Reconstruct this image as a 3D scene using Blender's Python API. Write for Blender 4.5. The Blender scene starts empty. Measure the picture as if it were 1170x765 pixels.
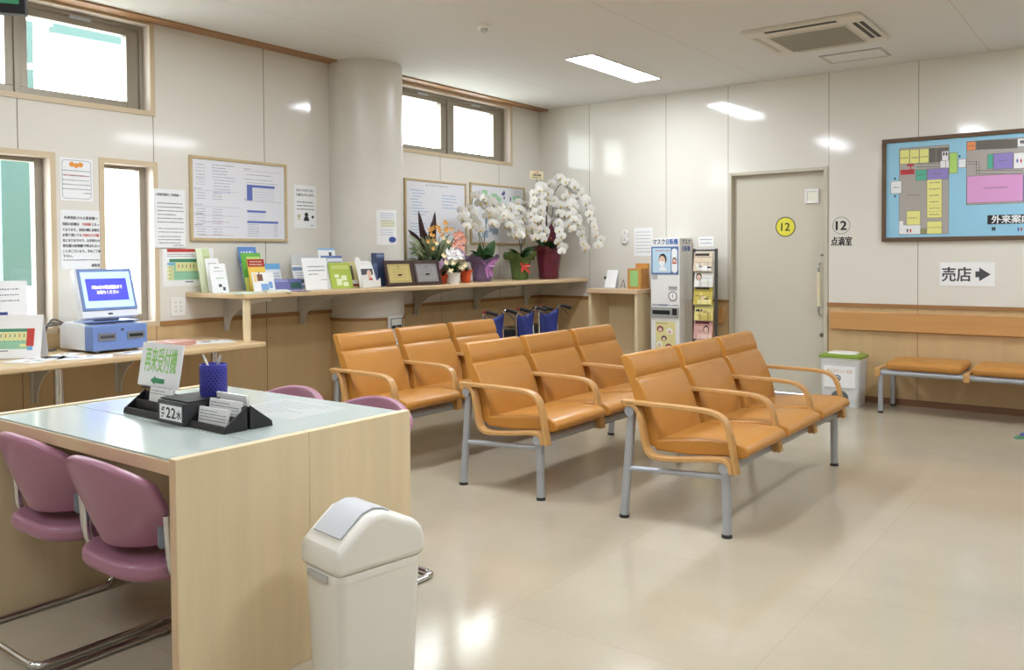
import bpy, math, random
from mathutils import Vector, Matrix
R = math.radians
random.seed(7)
SC = bpy.context.scene
COL = SC.collection

# ------------------------------------------------------------------ camera
F_PX, CY = 975.52, 317.06
CAMP = Vector((5.486, -7.848, 1.30))
YAW, PITCH, ROLL = R(36.854), R(1.4334), R(-0.3772)
fwd = Vector((-math.sin(YAW) * math.cos(PITCH), math.cos(YAW) * math.cos(PITCH), -math.sin(PITCH)))
rgt0 = Vector((math.cos(YAW), math.sin(YAW), 0)); up0 = rgt0.cross(fwd)
rgt = rgt0 * math.cos(ROLL) + up0 * math.sin(ROLL)
upv = -rgt0 * math.sin(ROLL) + up0 * math.cos(ROLL)
cd = bpy.data.cameras.new('camera'); cam = bpy.data.objects.new('camera', cd); COL.objects.link(cam)
cd.sensor_width = 36; cd.lens = 36 * F_PX / 1170
cd.shift_y = (CY - 382.5) / 1170
cd.clip_start = .05
m3 = Matrix((rgt, upv, -fwd)).transposed()
cam.matrix_world = Matrix.Translation(CAMP) @ m3.to_4x4()
SC.camera = cam

def ray(px, py): return fwd + rgt * ((px - 585) / F_PX) + upv * ((CY - py) / F_PX)
def atX(px, py, X):
    d = ray(px, py); return CAMP + d * ((X - CAMP.x) / d.x)
def atY(px, py, Y):
    d = ray(px, py); return CAMP + d * ((Y - CAMP.y) / d.y)
def atZ(px, py, Z):
    d = ray(px, py); return CAMP + d * ((Z - CAMP.z) / d.z)

# ------------------------------------------------------------------ world, exposure
SC.view_settings.view_transform = 'Standard'
SC.view_settings.look = 'None'
SC.view_settings.gamma = 1
SC.view_settings.use_curve_mapping = False
SC.view_settings.exposure = 0.0
W = bpy.data.worlds.new('sky'); SC.world = W; W.use_nodes = True
bg = W.node_tree.nodes['Background']
bg.inputs[0].default_value = (0.90, 0.96, 1.0, 1); bg.inputs[1].default_value = 11
LAMP = 50.0

# ------------------------------------------------------------------ materials
def lin(c):
    return tuple(((v / 255) / 12.92 if v / 255 <= .04045 else ((v / 255 + .055) / 1.055) ** 2.4) for v in c) + (1,)
MATS = {}
def mat(name, rgb, rough=.5, metal=0, spec=.5, coat=0, emit=None, es=0, noise=None, wood=None, bump=None, trans=0):
    if name in MATS: return MATS[name]
    m = bpy.data.materials.new(name); m.use_nodes = True; nt = m.node_tree; b = nt.nodes['Principled BSDF']
    col = lin(rgb)
    b.inputs['Base Color'].default_value = col; b.inputs['Roughness'].default_value = rough
    b.inputs['Metallic'].default_value = metal; b.inputs['Specular IOR Level'].default_value = spec
    b.inputs['Coat Weight'].default_value = coat; b.inputs['Coat Roughness'].default_value = .08
    if emit: b.inputs['Emission Color'].default_value = lin(emit); b.inputs['Emission Strength'].default_value = es
    if noise or wood or bump:
        tc = nt.nodes.new('ShaderNodeTexCoord')
    if noise or wood:
        sc, amt = (noise or wood)[:2]
        mp = nt.nodes.new('ShaderNodeMapping'); nt.links.new(tc.outputs['Object'], mp.inputs[0])
        mp.inputs['Scale'].default_value = (sc, sc, sc) if noise else wood[2]
        nz = nt.nodes.new('ShaderNodeTexNoise'); nz.inputs['Scale'].default_value = 1; nz.inputs['Detail'].default_value = 5
        nt.links.new(mp.outputs[0], nz.inputs['Vector'])
        mr = nt.nodes.new('ShaderNodeMapRange'); mr.inputs[1].default_value = .3; mr.inputs[2].default_value = .7
        mr.inputs[3].default_value = 1 - amt; mr.inputs[4].default_value = 1 + amt
        nt.links.new(nz.outputs['Fac'], mr.inputs[0])
        mx = nt.nodes.new('ShaderNodeVectorMath'); mx.operation = 'MULTIPLY'
        mx.inputs[0].default_value = col[:3]; nt.links.new(mr.outputs[0], mx.inputs[1])
        nt.links.new(mx.outputs[0], b.inputs['Base Color'])
    if bump:
        n2 = nt.nodes.new('ShaderNodeTexNoise'); n2.inputs['Scale'].default_value = bump[0]
        nt.links.new(tc.outputs['Object'], n2.inputs['Vector'])
        bp = nt.nodes.new('ShaderNodeBump'); bp.inputs['Strength'].default_value = bump[1]; bp.inputs['Distance'].default_value = .002
        nt.links.new(n2.outputs['Fac'], bp.inputs['Height']); nt.links.new(bp.outputs[0], b.inputs['Normal'])
    MATS[name] = m; return m

def seam_mat(name, base, axis, seams, line, width=.0028):
    """copy of a material with thin dark panel joints at given object-space positions"""
    if name in MATS: return MATS[name]
    m = base.copy(); m.name = name; nt = m.node_tree; b = nt.nodes['Principled BSDF']
    tc = nt.nodes.new('ShaderNodeTexCoord'); sp = nt.nodes.new('ShaderNodeSeparateXYZ')
    nt.links.new(tc.outputs['Object'], sp.inputs[0])
    prev = None
    for s in seams:
        su = nt.nodes.new('ShaderNodeMath'); su.operation = 'SUBTRACT'; nt.links.new(sp.outputs[axis], su.inputs[0]); su.inputs[1].default_value = s
        ab = nt.nodes.new('ShaderNodeMath'); ab.operation = 'ABSOLUTE'; nt.links.new(su.outputs[0], ab.inputs[0])
        lt = nt.nodes.new('ShaderNodeMath'); lt.operation = 'LESS_THAN'; nt.links.new(ab.outputs[0], lt.inputs[0]); lt.inputs[1].default_value = width
        if prev is None: prev = lt
        else:
            mxn = nt.nodes.new('ShaderNodeMath'); mxn.operation = 'MAXIMUM'
            nt.links.new(prev.outputs[0], mxn.inputs[0]); nt.links.new(lt.outputs[0], mxn.inputs[1]); prev = mxn
    mix = nt.nodes.new('ShaderNodeMix'); mix.data_type = 'RGBA'
    nt.links.new(prev.outputs[0], mix.inputs[0])
    bc = b.inputs['Base Color']
    if bc.is_linked: nt.links.new(bc.links[0].from_socket, mix.inputs[6])
    else: mix.inputs[6].default_value = bc.default_value
    mix.inputs[7].default_value = lin(line)
    nt.links.new(mix.outputs[2], bc)
    MATS[name] = m; return m

def glass_mat():
    m = bpy.data.materials.new('window glass'); m.use_nodes = True; nt = m.node_tree
    nt.nodes.remove(nt.nodes['Principled BSDF'])
    out = nt.nodes['Material Output']; tr = nt.nodes.new('ShaderNodeBsdfTransparent'); gl = nt.nodes.new('ShaderNodeBsdfGlossy')
    gl.inputs['Roughness'].default_value = .02; tr.inputs[0].default_value = (.96, .98, .97, 1)
    lw = nt.nodes.new('ShaderNodeLayerWeight'); pw = nt.nodes.new('ShaderNodeMath'); pw.operation = 'POWER'; pw.inputs[1].default_value = 5
    nt.links.new(lw.outputs['Facing'], pw.inputs[0]); fr = nt.nodes.new('ShaderNodeMath'); fr.operation = 'MULTIPLY_ADD'
    nt.links.new(pw.outputs[0], fr.inputs[0]); fr.inputs[1].default_value = .9; fr.inputs[2].default_value = .03
    mx = nt.nodes.new('ShaderNodeMixShader'); nt.links.new(fr.outputs[0], mx.inputs[0])
    nt.links.new(tr.outputs[0], mx.inputs[1]); nt.links.new(gl.outputs[0], mx.inputs[2]); nt.links.new(mx.outputs[0], out.inputs[0])
    return m
GLASS = glass_mat()

LSEAM = [-0.746, -1.668, -2.60, -3.703, -4.618, -5.495, -6.41, -7.32, -8.23, -9.14]
BSEAM = [0.65, 1.555, 2.213, 3.160, 3.90, 4.81, 5.72, 6.63]
M_wall = mat('white laminate wall', (226, 221, 210), .09, spec=.45, noise=(.8, .012))
M_wallL = seam_mat('white laminate left', M_wall, 1, LSEAM, (120, 112, 98))
M_wallB = seam_mat('white laminate back', M_wall, 0, BSEAM, (150, 142, 128))
M_wain = mat('maple laminate', (204, 174, 128), .35, wood=(1, .05, (14, 14, .9)))
M_wainL = seam_mat('maple laminate left', M_wain, 1, LSEAM, (110, 84, 55), .0025)
M_wainB = seam_mat('maple laminate back', M_wain, 0, BSEAM, (140, 110, 75), .0025)
M_trim = mat('brown wood trim', (160, 116, 70), .4, wood=(1, .08, (3, 3, 30)))
M_base = mat('brown base', (122, 86, 58), .4)
M_ceil = mat('matte white ceiling', (226, 225, 222), .8, spec=.2)
M_lwood = mat('pale maple board', (222, 202, 163), .38, wood=(1, .05, (22, 22, 1.6)))
M_shelf = mat('shelf maple', (206, 178, 136), .35, wood=(1, .05, (18, 1.5, 18)))
M_edge = mat('pinkish maple edge', (214, 184, 148), .4)
M_casing = mat('window casing maple', (206, 186, 154), .4)
M_reveal = mat('reveal lining', (228, 216, 206), .3)
M_alu = mat('bronze grey aluminium', (150, 141, 126), .4, metal=.3)
M_silver = mat('silver painted steel', (176, 179, 184), .38, metal=.45)
M_chrome = mat('chrome', (215, 215, 218), .08, metal=1)
M_black = mat('black plastic', (30, 30, 31), .45)
M_dkgrey = mat('dark grey plastic', (72, 72, 76), .5)
M_orange = mat('orange vinyl', (190, 131, 56), .34, spec=.5, noise=(6, .04), bump=(9, .25))
M_ply = mat('bent plywood', (196, 150, 92), .35, wood=(1, .06, (30, 4, 30)))
M_pink = mat('mauve vinyl', (162, 112, 131), .32, noise=(5, .03))
M_padgrey = mat('grey arm pad', (118, 126, 134), .55)
M_white = mat('white plastic', (236, 234, 228), .35)
M_cream = mat('cream plastic', (232, 228, 217), .35, bump=(3, .15))
M_flap = mat('grey flap plastic', (198, 200, 203), .35)
M_paper = mat('white paper', (240, 240, 238), .6)
M_cardw = mat('card white', (232, 231, 228), .55)
M_ink = mat('black ink', (28, 27, 27), .6)
M_greyink = mat('grey ink', (110, 112, 122), .7)
M_redink = mat('red ink', (190, 62, 52), .6)
M_blueink = mat('blue ink', (62, 86, 160), .6)
M_clear = mat('clear laminate', (238, 239, 238), .12)
M_teal = mat('teal painted metal', (44, 74, 70), .5)
M_green = mat('leaf green', (50, 84, 40), .4, noise=(20, .25))
M_dkleaf = mat('dark cordyline leaf', (62, 34, 40), .4, noise=(15, .25))
M_stem = mat('flower stem', (70, 88, 48), .5)
M_dstem = mat('dark stem', (40, 34, 30), .5)
M_petal = mat('white petal', (226, 223, 215), .5, spec=.3)
M_yel = mat('yellow lip', (214, 184, 80), .5)
M_blue = mat('blue nylon', (32, 46, 118), .55, bump=(14, .5))
M_frame_dark = mat('dark brown wood frame', (62, 40, 32), .35)

def flat(rgb, rough=.6): return mat('colour %d %d %d' % rgb, rgb, rough)

# ------------------------------------------------------------------ mesh builder
class MB:
    def __init__(s): s.v = []; s.f = []; s.m = []
    def add(s, vs, fs, m=0):
        o = len(s.v); s.v += [tuple(v) for v in vs]
        for f in fs: s.f.append(tuple(i + o for i in f)); s.m.append(m)
        return s
    def box(s, x0, x1, y0, y1, z0, z1, m=0):
        vs = [(x, y, z) for x in (x0, x1) for y in (y0, y1) for z in (z0, z1)]
        return s.add(vs, [(0, 1, 3, 2), (4, 6, 7, 5), (0, 4, 5, 1), (2, 3, 7, 6), (0, 2, 6, 4), (1, 5, 7, 3)], m)
    def prism(s, pts, axis, a0, a1, m=0):
        """pts in the plane of the two other axes (kept in x,y,z order)"""
        def P(p, a):
            if axis == 'x': return (a, p[0], p[1])
            if axis == 'y': return (p[0], a, p[1])
            return (p[0], p[1], a)
        n = len(pts); vs = [P(p, a0) for p in pts] + [P(p, a1) for p in pts]
        ar = sum(pts[i][0] * pts[(i + 1) % n][1] - pts[(i + 1) % n][0] * pts[i][1] for i in range(n))
        flip = (ar > 0) != (axis == 'y')
        fs = [tuple(range(n)), tuple(range(2 * n - 1, n - 1, -1))] + [(i, i + n, (i + 1) % n + n, (i + 1) % n) for i in range(n)]
        if flip: fs = [f[::-1] for f in fs]
        return s.add(vs, fs, m)
    def tube(s, path, r, n=12, m=0, caps=True):
        path = [Vector(p) for p in path]; rs = r if isinstance(r, (list, tuple)) else [r] * len(path)
        rings = []; prev = None
        for i, p in enumerate(path):
            t = ((path[min(i + 1, len(path) - 1)] - p).normalized() + (p - path[max(i - 1, 0)]).normalized())
            t = t.normalized() if t.length > 1e-6 else (path[-1] - path[0]).normalized()
            if prev is None:
                a = Vector((0, 0, 1)) if abs(t.z) < .9 else Vector((1, 0, 0)); u = t.cross(a).normalized()
            else:
                u = (prev - t * prev.dot(t)).normalized()
            prev = u; w = t.cross(u)
            rings.append([p + (u * math.cos(2 * math.pi * k / n) + w * math.sin(2 * math.pi * k / n)) * rs[i] for k in range(n)])
        vs = [v for rg in rings for v in rg]; fs = []
        for i in range(len(path) - 1):
            for k in range(n):
                k2 = (k + 1) % n; fs.append((i * n + k, i * n + k2, (i + 1) * n + k2, (i + 1) * n + k))
        if caps: fs.append(tuple(range(n - 1, -1, -1))); fs.append(tuple((len(path) - 1) * n + k for k in range(n)))
        return s.add(vs, fs, m)
    def lathe(s, prof, c=(0, 0, 0), n=24, m=0, caps=True):
        vs = []; fs = []
        for r, z in prof:
            for k in range(n): a = 2 * math.pi * k / n; vs.append((c[0] + r * math.cos(a), c[1] + r * math.sin(a), c[2] + z))
        for i in range(len(prof) - 1):
            for k in range(n):
                k2 = (k + 1) % n; fs.append((i * n + k, i * n + k2, (i + 1) * n + k2, (i + 1) * n + k))
        if caps: fs.append(tuple(range(n - 1, -1, -1))); fs.append(tuple((len(prof) - 1) * n + k for k in range(n)))
        return s.add(vs, fs, m)
    def ribbon(s, path, t, y0, y1, m=0):
        """bent strip: path in xz, thickness t, width along y"""
        P = [Vector((p[0], p[1])) for p in path]; n = len(P); A = []; B = []
        for i in range(n):
            d = (P[min(i + 1, n - 1)] - P[max(i - 1, 0)]).normalized(); nn = Vector((-d.y, d.x)) * (t / 2)
            A.append(P[i] + nn); B.append(P[i] - nn)
        vs = []
        for i in range(n): vs += [(A[i].x, y0, A[i].y), (A[i].x, y1, A[i].y), (B[i].x, y1, B[i].y), (B[i].x, y0, B[i].y)]
        fs = [(0, 1, 2, 3), tuple((n - 1) * 4 + k for k in (3, 2, 1, 0))]
        for i in range(n - 1):
            for k in range(4): k2 = (k + 1) % 4; fs.append((i * 4 + k2, i * 4 + k, i * 4 + 4 + k, i * 4 + 4 + k2))
        return s.add(vs, fs, m)
    def disc(s, c, u, v, r, n=32, t=.001, m=0, rin=0):
        """thin disc/ring in plane u,v, thickness t along u x v"""
        c, u, v = Vector(c), Vector(u), Vector(v); w = u.cross(v) * t
        vs = []; fs = []
        for k in range(n):
            a = 2 * math.pi * k / n; d = u * math.cos(a) + v * math.sin(a)
            vs += [c + d * r + w, c + d * r]
            if rin: vs += [c + d * rin + w, c + d * rin]
        if rin:
            for k in range(n):
                a = k * 4; b = (k + 1) % n * 4
                fs += [(a + 2, a, b, b + 2), (a, a + 1, b + 1, b), (a + 3, a + 2, b + 2, b + 3), (a + 1, a + 3, b + 3, b + 1)]
        else:
            fs.append(tuple(k * 2 for k in range(n))); fs.append(tuple(k * 2 + 1 for k in range(n - 1, -1, -1)))
            for k in range(n): a = k * 2; b = (k + 1) % n * 2; fs.append((a + 1, b + 1, b, a))
        return s.add(vs, fs, m)

def crom(pts, n=6):
    out = []; P = [Vector(p) for p in pts]
    for i in range(len(P) - 1):
        p0, p1, p2, p3 = P[max(i - 1, 0)], P[i], P[i + 1], P[min(i + 2, len(P) - 1)]
        for k in range(n):
            t = k / n
            out.append(.5 * ((2 * p1) + (p2 - p0) * t + (2 * p0 - 5 * p1 + 4 * p2 - p3) * t * t + (3 * p1 - p0 - 3 * p2 + p3) * t ** 3))
    out.append(P[-1]); return out

def rrect(x0, x1, y0, y1, r, n=5):
    o = []
    for cx, cy, a0 in ((x1 - r, y1 - r, 0), (x0 + r, y1 - r, 90), (x0 + r, y0 + r, 180), (x1 - r, y0 + r, 270)):
        for k in range(n + 1): a = R(a0 + 90 * k / n); o.append((cx + r * math.cos(a), cy + r * math.sin(a)))
    return o

def obj(name, mb, mats, parent=None, bevel=0, seg=2, smooth=True, subsurf=0, loc=None, rot=None, angle=35):
    me = bpy.data.meshes.new(name); me.from_pydata(mb.v, [], mb.f)
    if not isinstance(mats, (list, tuple)): mats = [mats]
    for m in mats: me.materials.append(m)
    me.polygons.foreach_set('material_index', mb.m)
    if smooth:
        me.polygons.foreach_set('use_smooth', [True] * len(me.polygons)); me.set_sharp_from_angle(angle=R(angle))
    me.update()
    o = bpy.data.objects.new(name, me); COL.objects.link(o)
    if parent: o.parent = parent
    if loc: o.location = loc
    if rot: o.rotation_euler = rot
    if bevel:
        b = o.modifiers.new('bevel', 'BEVEL'); b.width = bevel; b.segments = seg; b.limit_method = 'ANGLE'; b.angle_limit = R(30)
    if subsurf:
        b = o.modifiers.new('sub', 'SUBSURF'); b.levels = subsurf; b.render_levels = subsurf
    return o
def tag(o, label=None, cat=None, group=None, kind=None):
    if label: o['label'] = label
    if cat: o['category'] = cat
    if group: o['group'] = group
    if kind: o['kind'] = kind
    return o
def empty(name, loc=(0, 0, 0), rz=0, label=None, cat=None, group=None, kind=None):
    o = bpy.data.objects.new(name, None); COL.objects.link(o); o.empty_display_size = .1
    o.location = loc; o.rotation_euler = (0, 0, rz); return tag(o, label, cat, group, kind)
def children(o): return [c for c in bpy.data.objects if c.parent == o]
def dup(o, loc=None, rz=None, label=None, group=None, parent=None):
    kids = children(o); c = o.copy(); COL.objects.link(c)
    if parent: c.parent = parent
    if loc: c.location = loc
    if rz is not None: c.rotation_euler = (0, 0, rz)
    if label: c['label'] = label
    if group: c['group'] = group
    for k in kids: dup(k, parent=c)
    return c
def struct(name, mb, mats, parent=None, **k):
    o = obj(name, mb, mats, parent, **k)
    if not parent: o['kind'] = 'structure'
    return o

def text_mb(body, size, cx=0, cz=0, y=0, width=None, bold=0, align='CENTER', t=.0006, rows=1.0, mb=None, m=0, tilt=None, xs=1.0):
    """lettering as solid mesh; local frame: x right, z up, faces -y"""
    c = bpy.data.curves.new('tmp', 'FONT'); c.body = body; c.size = size; c.align_x = align; c.align_y = 'CENTER'
    c.extrude = t / 2; c.space_line = rows; c.resolution_u = 3
    o = bpy.data.objects.new('tmp', c); COL.objects.link(o)
    dg = bpy.context.evaluated_depsgraph_get()
    me = bpy.data.meshes.new_from_object(o.evaluated_get(dg))
    vs = [v.co.copy() for v in me.vertices]; fs = [tuple(p.vertices) for p in me.polygons]
    bpy.data.objects.remove(o); bpy.data.curves.remove(c); bpy.data.meshes.remove(me)
    mb = mb or MB()
    if not vs: return mb
    xa = min(v.x for v in vs); xb = max(v.x for v in vs)
    ya = min(v.y for v in vs); yb = max(v.y for v in vs); s = xs
    if width: s = width / max(xb - xa, 1e-6)
    ox = (xa + xb) / 2 if align == 'CENTER' else xa
    for ky, (bx_, bz_) in enumerate(((0, 0),) if not bold else ((-bold, 0), (bold, 0), (0, bold * .7), (0, -bold * .7))):
        mb.add([(cx + bx_ + (v.x - ox) * s, y - t / 2 - v.z - ky * 6e-5, cz + bz_ + v.y - (ya + yb) / 2) for v in vs], [f for f in fs], m)
    return mb
def dashes(mb, x0, x1, z, h, y, m=0, n=None, t=.0004, seed=0, gap=.6):
    h *= .85
    """a printed line too small to read, as a row of tiny marks"""
    rnd = random.Random(seed * 17 + int(z * 1000)); x = x0
    while x < x1 - h * .4:
        w = h * rnd.uniform(.6, 1.1); mb.box(x, min(x + w, x1), y - t, y, z - h / 2 * rnd.uniform(.5, 1), z + h / 2 * rnd.uniform(.5, 1), m); x += w + h * gap
    return mb
# wall frames: things on the left wall are turned 90 deg so that local x runs along +Y and -y faces the room
RZL = R(90)

# ================================================================== STRUCTURE
ZC = 2.919; ZW = .867
X1, Y1 = 8.2, -11.2
fm = mat('beige vinyl floor', (180, 168, 146), .13, spec=.5, noise=(2.2, .05), bump=(60, .06))
nt = fm.node_tree; b = nt.nodes['Principled BSDF']
tc = nt.nodes.new('ShaderNodeTexCoord'); br = nt.nodes.new('ShaderNodeTexBrick'); br.offset = 0; br.squash = 1
br.inputs['Scale'].default_value = 1; br.inputs['Brick Width'].default_value = .9; br.inputs['Row Height'].default_value = .9
br.inputs['Mortar Size'].default_value = .0022; br.inputs['Mortar Smooth'].default_value = .3
br.inputs['Color1'].default_value = (1, 1, 1, 1); br.inputs['Color2'].default_value = (.965, .965, .96, 1); br.inputs['Mortar'].default_value = (.88, .87, .84, 1)
nt.links.new(tc.outputs['Object'], br.inputs['Vector'])
n3 = nt.nodes.new('ShaderNodeTexNoise'); n3.inputs['Scale'].default_value = 45; n3.inputs['Detail'].default_value = 4
nt.links.new(tc.outputs['Object'], n3.inputs['Vector'])
mr = nt.nodes.new('ShaderNodeMapRange'); mr.inputs[3].default_value = .955; mr.inputs[4].default_value = 1.045; nt.links.new(n3.outputs['Fac'], mr.inputs[0])
v1 = nt.nodes.new('ShaderNodeVectorMath'); v1.operation = 'MULTIPLY'; v2 = nt.nodes.new('ShaderNodeVectorMath'); v2.operation = 'MULTIPLY'
src = b.inputs['Base Color'].links[0].from_socket
nt.links.new(src, v1.inputs[0]); nt.links.new(br.outputs['Color'], v1.inputs[1])
nt.links.new(v1.outputs[0], v2.inputs[0]); nt.links.new(mr.outputs[0], v2.inputs[1]); nt.links.new(v2.outputs[0], b.inputs['Base Color'])
struct('floor', MB().box(-.2, X1, Y1, .2, -.1, 0), fm)
cm = seam_mat('ceiling boards', M_ceil, 0, [.8, 2.6, 4.43, 6.25], (190, 186, 178), .002)
struct('ceiling', MB().box(-.2, X1, Y1, .2, ZC, ZC + .1), cm)

HOLES = [(-6.35, -4.625, 2.295, 2.90), (-2.25, -.535, 2.285, 2.885), (-5.72, -5.30, .86, 1.945), (-4.98, -4.615, .86, 1.94)]
def wall_with_holes(mb, a0, a1, z0, z1, holes, t0, t1):
    ys = sorted({a0, a1} | {h[0] for h in holes} | {h[1] for h in holes})
    for ya, yb in zip(ys, ys[1:]):
        hs = sorted([(h[2], h[3]) for h in holes if h[0] <= ya + 1e-6 and h[1] >= yb - 1e-6]); z = z0
        for h0, h1 in hs:
            if h0 > z + 1e-6: mb.box(t0, t1, ya, yb, z, h0)
            z = max(z, h1)
        if z < z1 - 1e-6: mb.box(t0, t1, ya, yb, z, z1)
    return mb
struct('wall_left', wall_with_holes(MB(), Y1, .2, ZW - .03, ZC, HOLES, -.2, 0), M_wallL, smooth=False)
struct('wainscot_left', wall_with_holes(MB(), Y1, .2, 0, ZW - .03, [], -.2, 0), M_wainL, smooth=False)
DX0, DX1, DZ = 2.222, 3.153, 2.085
bw = MB(); bw.box(0, DX0, 0, .2, ZW - .03, ZC); bw.box(DX1, X1, 0, .2, ZW - .03, ZC); bw.box(DX0, DX1, 0, .2, DZ, ZC)
struct('wall_back', bw, M_wallB, smooth=False)
bw = MB(); bw.box(0, DX0, 0, .2, 0, ZW - .03); bw.box(DX1, X1, 0, .2, 0, ZW - .03)
struct('wainscot_back', bw, M_wainB, smooth=False)
struct('wall_right', MB().box(X1, X1 + .2, Y1, .2, 0, ZC), M_wall, smooth=False)
struct('wall_front', MB().box(-.2, X1 + .2, Y1 - .2, Y1, 0, ZC), M_wall, smooth=False)
# wood strips capping the wainscot, baseboards, curtain strip in the ceiling corner
tr = MB()
for a, c in ((Y1, -5.74), (-5.28, -5.0), (-4.595, -.012)): tr.box(0, .012, a, c, ZW - .03, ZW)
struct('trim_1', tr, M_trim)
tr = MB(); tr.box(.012, DX0, -.012, 0, ZW - .03, ZW); tr.box(DX1, X1, -.012, 0, ZW - .03, ZW)
struct('trim_2', tr, M_trim)
struct('trim_3', MB().box(.0, .125, Y1, 0, ZC - .014, ZC), mat('ceiling edge wood', (166, 124, 84), .45))
struct('baseboard_left', MB().box(0, .008, Y1, 0, 0, .055), M_base)
tr = MB(); tr.box(.008, DX0, -.008, 0, 0, .055); tr.box(DX1, X1, -.008, 0, 0, .055)
struct('baseboard_back', tr, M_base)
# bumper board on the back wall
tr = MB(); tr.box(3.185, X1, -.035, 0, .632, .795); struct('trim_4', tr, mat('bumper board', (200, 150, 92), .35, wood=(1, .06, (1.5, 20, 30))), bevel=.006)
tr = MB(); tr.box(2.09, 2.18, -.035, 0, .632, .80); struct('trim_5', tr, MATS['bumper board'], bevel=.006)

# round column half sunk in the left wall
CX, CYC, CR = .10, -2.745, .322
def arc(r, z0, z1, m=0):
    mb = MB(); n = 48; pts = []
    for k in range(n + 1):
        a = R(-112 + 224 * k / n); pts.append((CX + r * math.cos(a), CYC + r * math.sin(a)))
    mb.prism(pts, 'z', z0, z1, m); return mb
col = struct('column', arc(CR, .80, ZC), mat('painted plaster column', (219, 214, 203), .3, noise=(2.5, .05)), angle=25)
struct('column_cladding', arc(CR + .004, 0, .775), M_wain, angle=25)
struct('trim_6', arc(CR + .012, .775, .80), M_trim, angle=25)

# windows
def window(n, hole, panes, zb, zt, mull):
    y0, y1, z0, z1 = hole
    w = empty('window_%d' % n, (0, 0, 0), kind='structure')
    rv = MB(); t = .012
    rv.box(-.16, 0, y0, y0 + t, z0, z1); rv.box(-.16, 0, y1 - t, y1, z0, z1); rv.box(-.16, 0, y0 + t, y1 - t, z0, z0 + t); rv.box(-.16, 0, y0 + t, y1 - t, z1 - t, z1)
    obj('window_reveal', rv, M_reveal, w)
    cs = MB(); k = .022; d = .008
    cs.box(0, d, y0 - k, y0 + t, z0 - k, min(z1 + k, ZC - .016)); cs.box(0, d, y1 - t, y1 + k, z0 - k, min(z1 + k, ZC - .016))
    cs.box(0, d, y0 + t, y1 - t, z0 - k, z0 + t); cs.box(0, d, y0 + t, y1 - t, z1 - t, min(z1 + k, ZC - .016))
    obj('window_casing', cs, M_casing, w)
    fr = MB()
    a0, a1 = panes[0][0], panes[-1][1]
    fr.box(-.155, -.09, y0 + t, a0, z0 + t, z1 - t); fr.box(-.155, -.09, a1, y1 - t, z0 + t, z1 - t)
    fr.box(-.155, -.09, a0, a1, z0 + t, zb); fr.box(-.155, -.09, a0, a1, zt, z1 - t)
    for p, q in zip(panes, panes[1:]): fr.box(-.155, -.09, p[1], q[0], zb, zt)
    # stepped outer track, a little proud
    if mull:
        e = .03
        fr.box(-.09, -.075, y0 + t, y0 + t + e, z0 + t, z1 - t); fr.box(-.09, -.075, y1 - t - e, y1 - t, z0 + t, z1 - t)
        fr.box(-.09, -.075, y0 + t + e, y1 - t - e, z1 - t - e, z1 - t)
        for p, q in zip(panes, panes[1:]): c = (p[1] + q[0]) / 2; fr.box(-.09, -.078, c - .018, c + .018, z0 + t, z1 - t - e)
    obj('window_frame', fr, M_alu, w, bevel=.003)
    for p in panes:
        obj('window_pane', MB().box(-.127, -.123, p[0], p[1], zb, zt), GLASS, w)
        if mull:
            c = (p[0] + p[1]) / 2; obj('window_latch', MB().box(-.09, -.06, c - .07, c + .07, zt + .035, zt + .055), M_silver, w, bevel=.004)
    return w
window(1, HOLES[0], [(-6.22, -5.52), (-5.39, -4.75)], 2.365, 2.81, True)
window(2, HOLES[1], [(-2.12, -1.55), (-1.355, -.717)], 2.353, 2.80, True)
window(3, HOLES[2], [(-5.66, -5.363)], .92, 1.907, False)
window(4, HOLES[3], [(-4.93, -4.673)], .92, 1.905, False)

# outside: pale ground, low wall, teal post and canopy
struct('exterior_ground', MB().box(-12, -.25, -14, 6, -.2, -.1), mat('pale paving', (225, 223, 218), .8))
struct('exterior_parapet', MB().box(-2.3, -1.95, -14, 6, -.1, 1.08), mat('white parapet', (245, 245, 243), .8))
struct('exterior_post', MB().box(-2.1, -2.0, -4.77, -4.50, 1.08, 3.28), M_teal)
cn = MB(); cn.prism([(-4.33, 3.23), (-3.35, 3.25), (-3.35, 3.36), (-4.33, 3.36)], 'x', -2.1, -2.02, 0); cn.box(-2.1, -2.02, -5.2, -4.33, 3.28, 3.40, 1); cn.box(-2.6, -2.1, -6.2, -3.3, 3.36, 3.40, 1)
struct('exterior_canopy', cn, [M_teal, mat('white canopy', (240, 240, 240), .6)])

# door
d = empty('door_1', (0, 0, 0), kind='structure')
M_door = mat('greige door', (205, 198, 180), .35); M_dfr = mat('greige door frame', (196, 189, 168), .35)
fr = MB(); fr.box(DX0, DX0 + .028, -.008, .10, 0, DZ); fr.box(DX1 - .035, DX1, -.008, .10, 0, DZ); fr.box(DX0 + .028, DX1 - .035, -.008, .10, DZ - .03, DZ)
obj('door_frame', fr, M_dfr, d, bevel=.003)
obj('door_panel', MB().box(DX0 + .028, DX1 - .035, .055, .09, .01, DZ - .03), M_door, d)
obj('door_sill', MB().box(DX0 + .028, DX1 - .035, .0, .054, -.002, .006), M_silver, d)
dw = MB(); x0, x1, z0, z1 = 2.935, 3.06, 1.765, 1.895
dw.box(x0, x0 + .02, .04, .055, z0, z1); dw.box(x1 - .02, x1, .04, .055, z0, z1); dw.box(x0 + .02, x1 - .02, .04, .055, z0, z0 + .02); dw.box(x0 + .02, x1 - .02, .04, .055, z1 - .02, z1)
obj('door_window_frame', dw, mat('white door trim', (238, 237, 234), .4), d, bevel=.003)
obj('door_window_pane', MB().box(x0 + .02, x1 - .02, .048, .054, z0 + .02, z1 - .02), mat('frosted pane', (235, 232, 214), .35), d)
h = MB(); hx = 3.075
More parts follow.
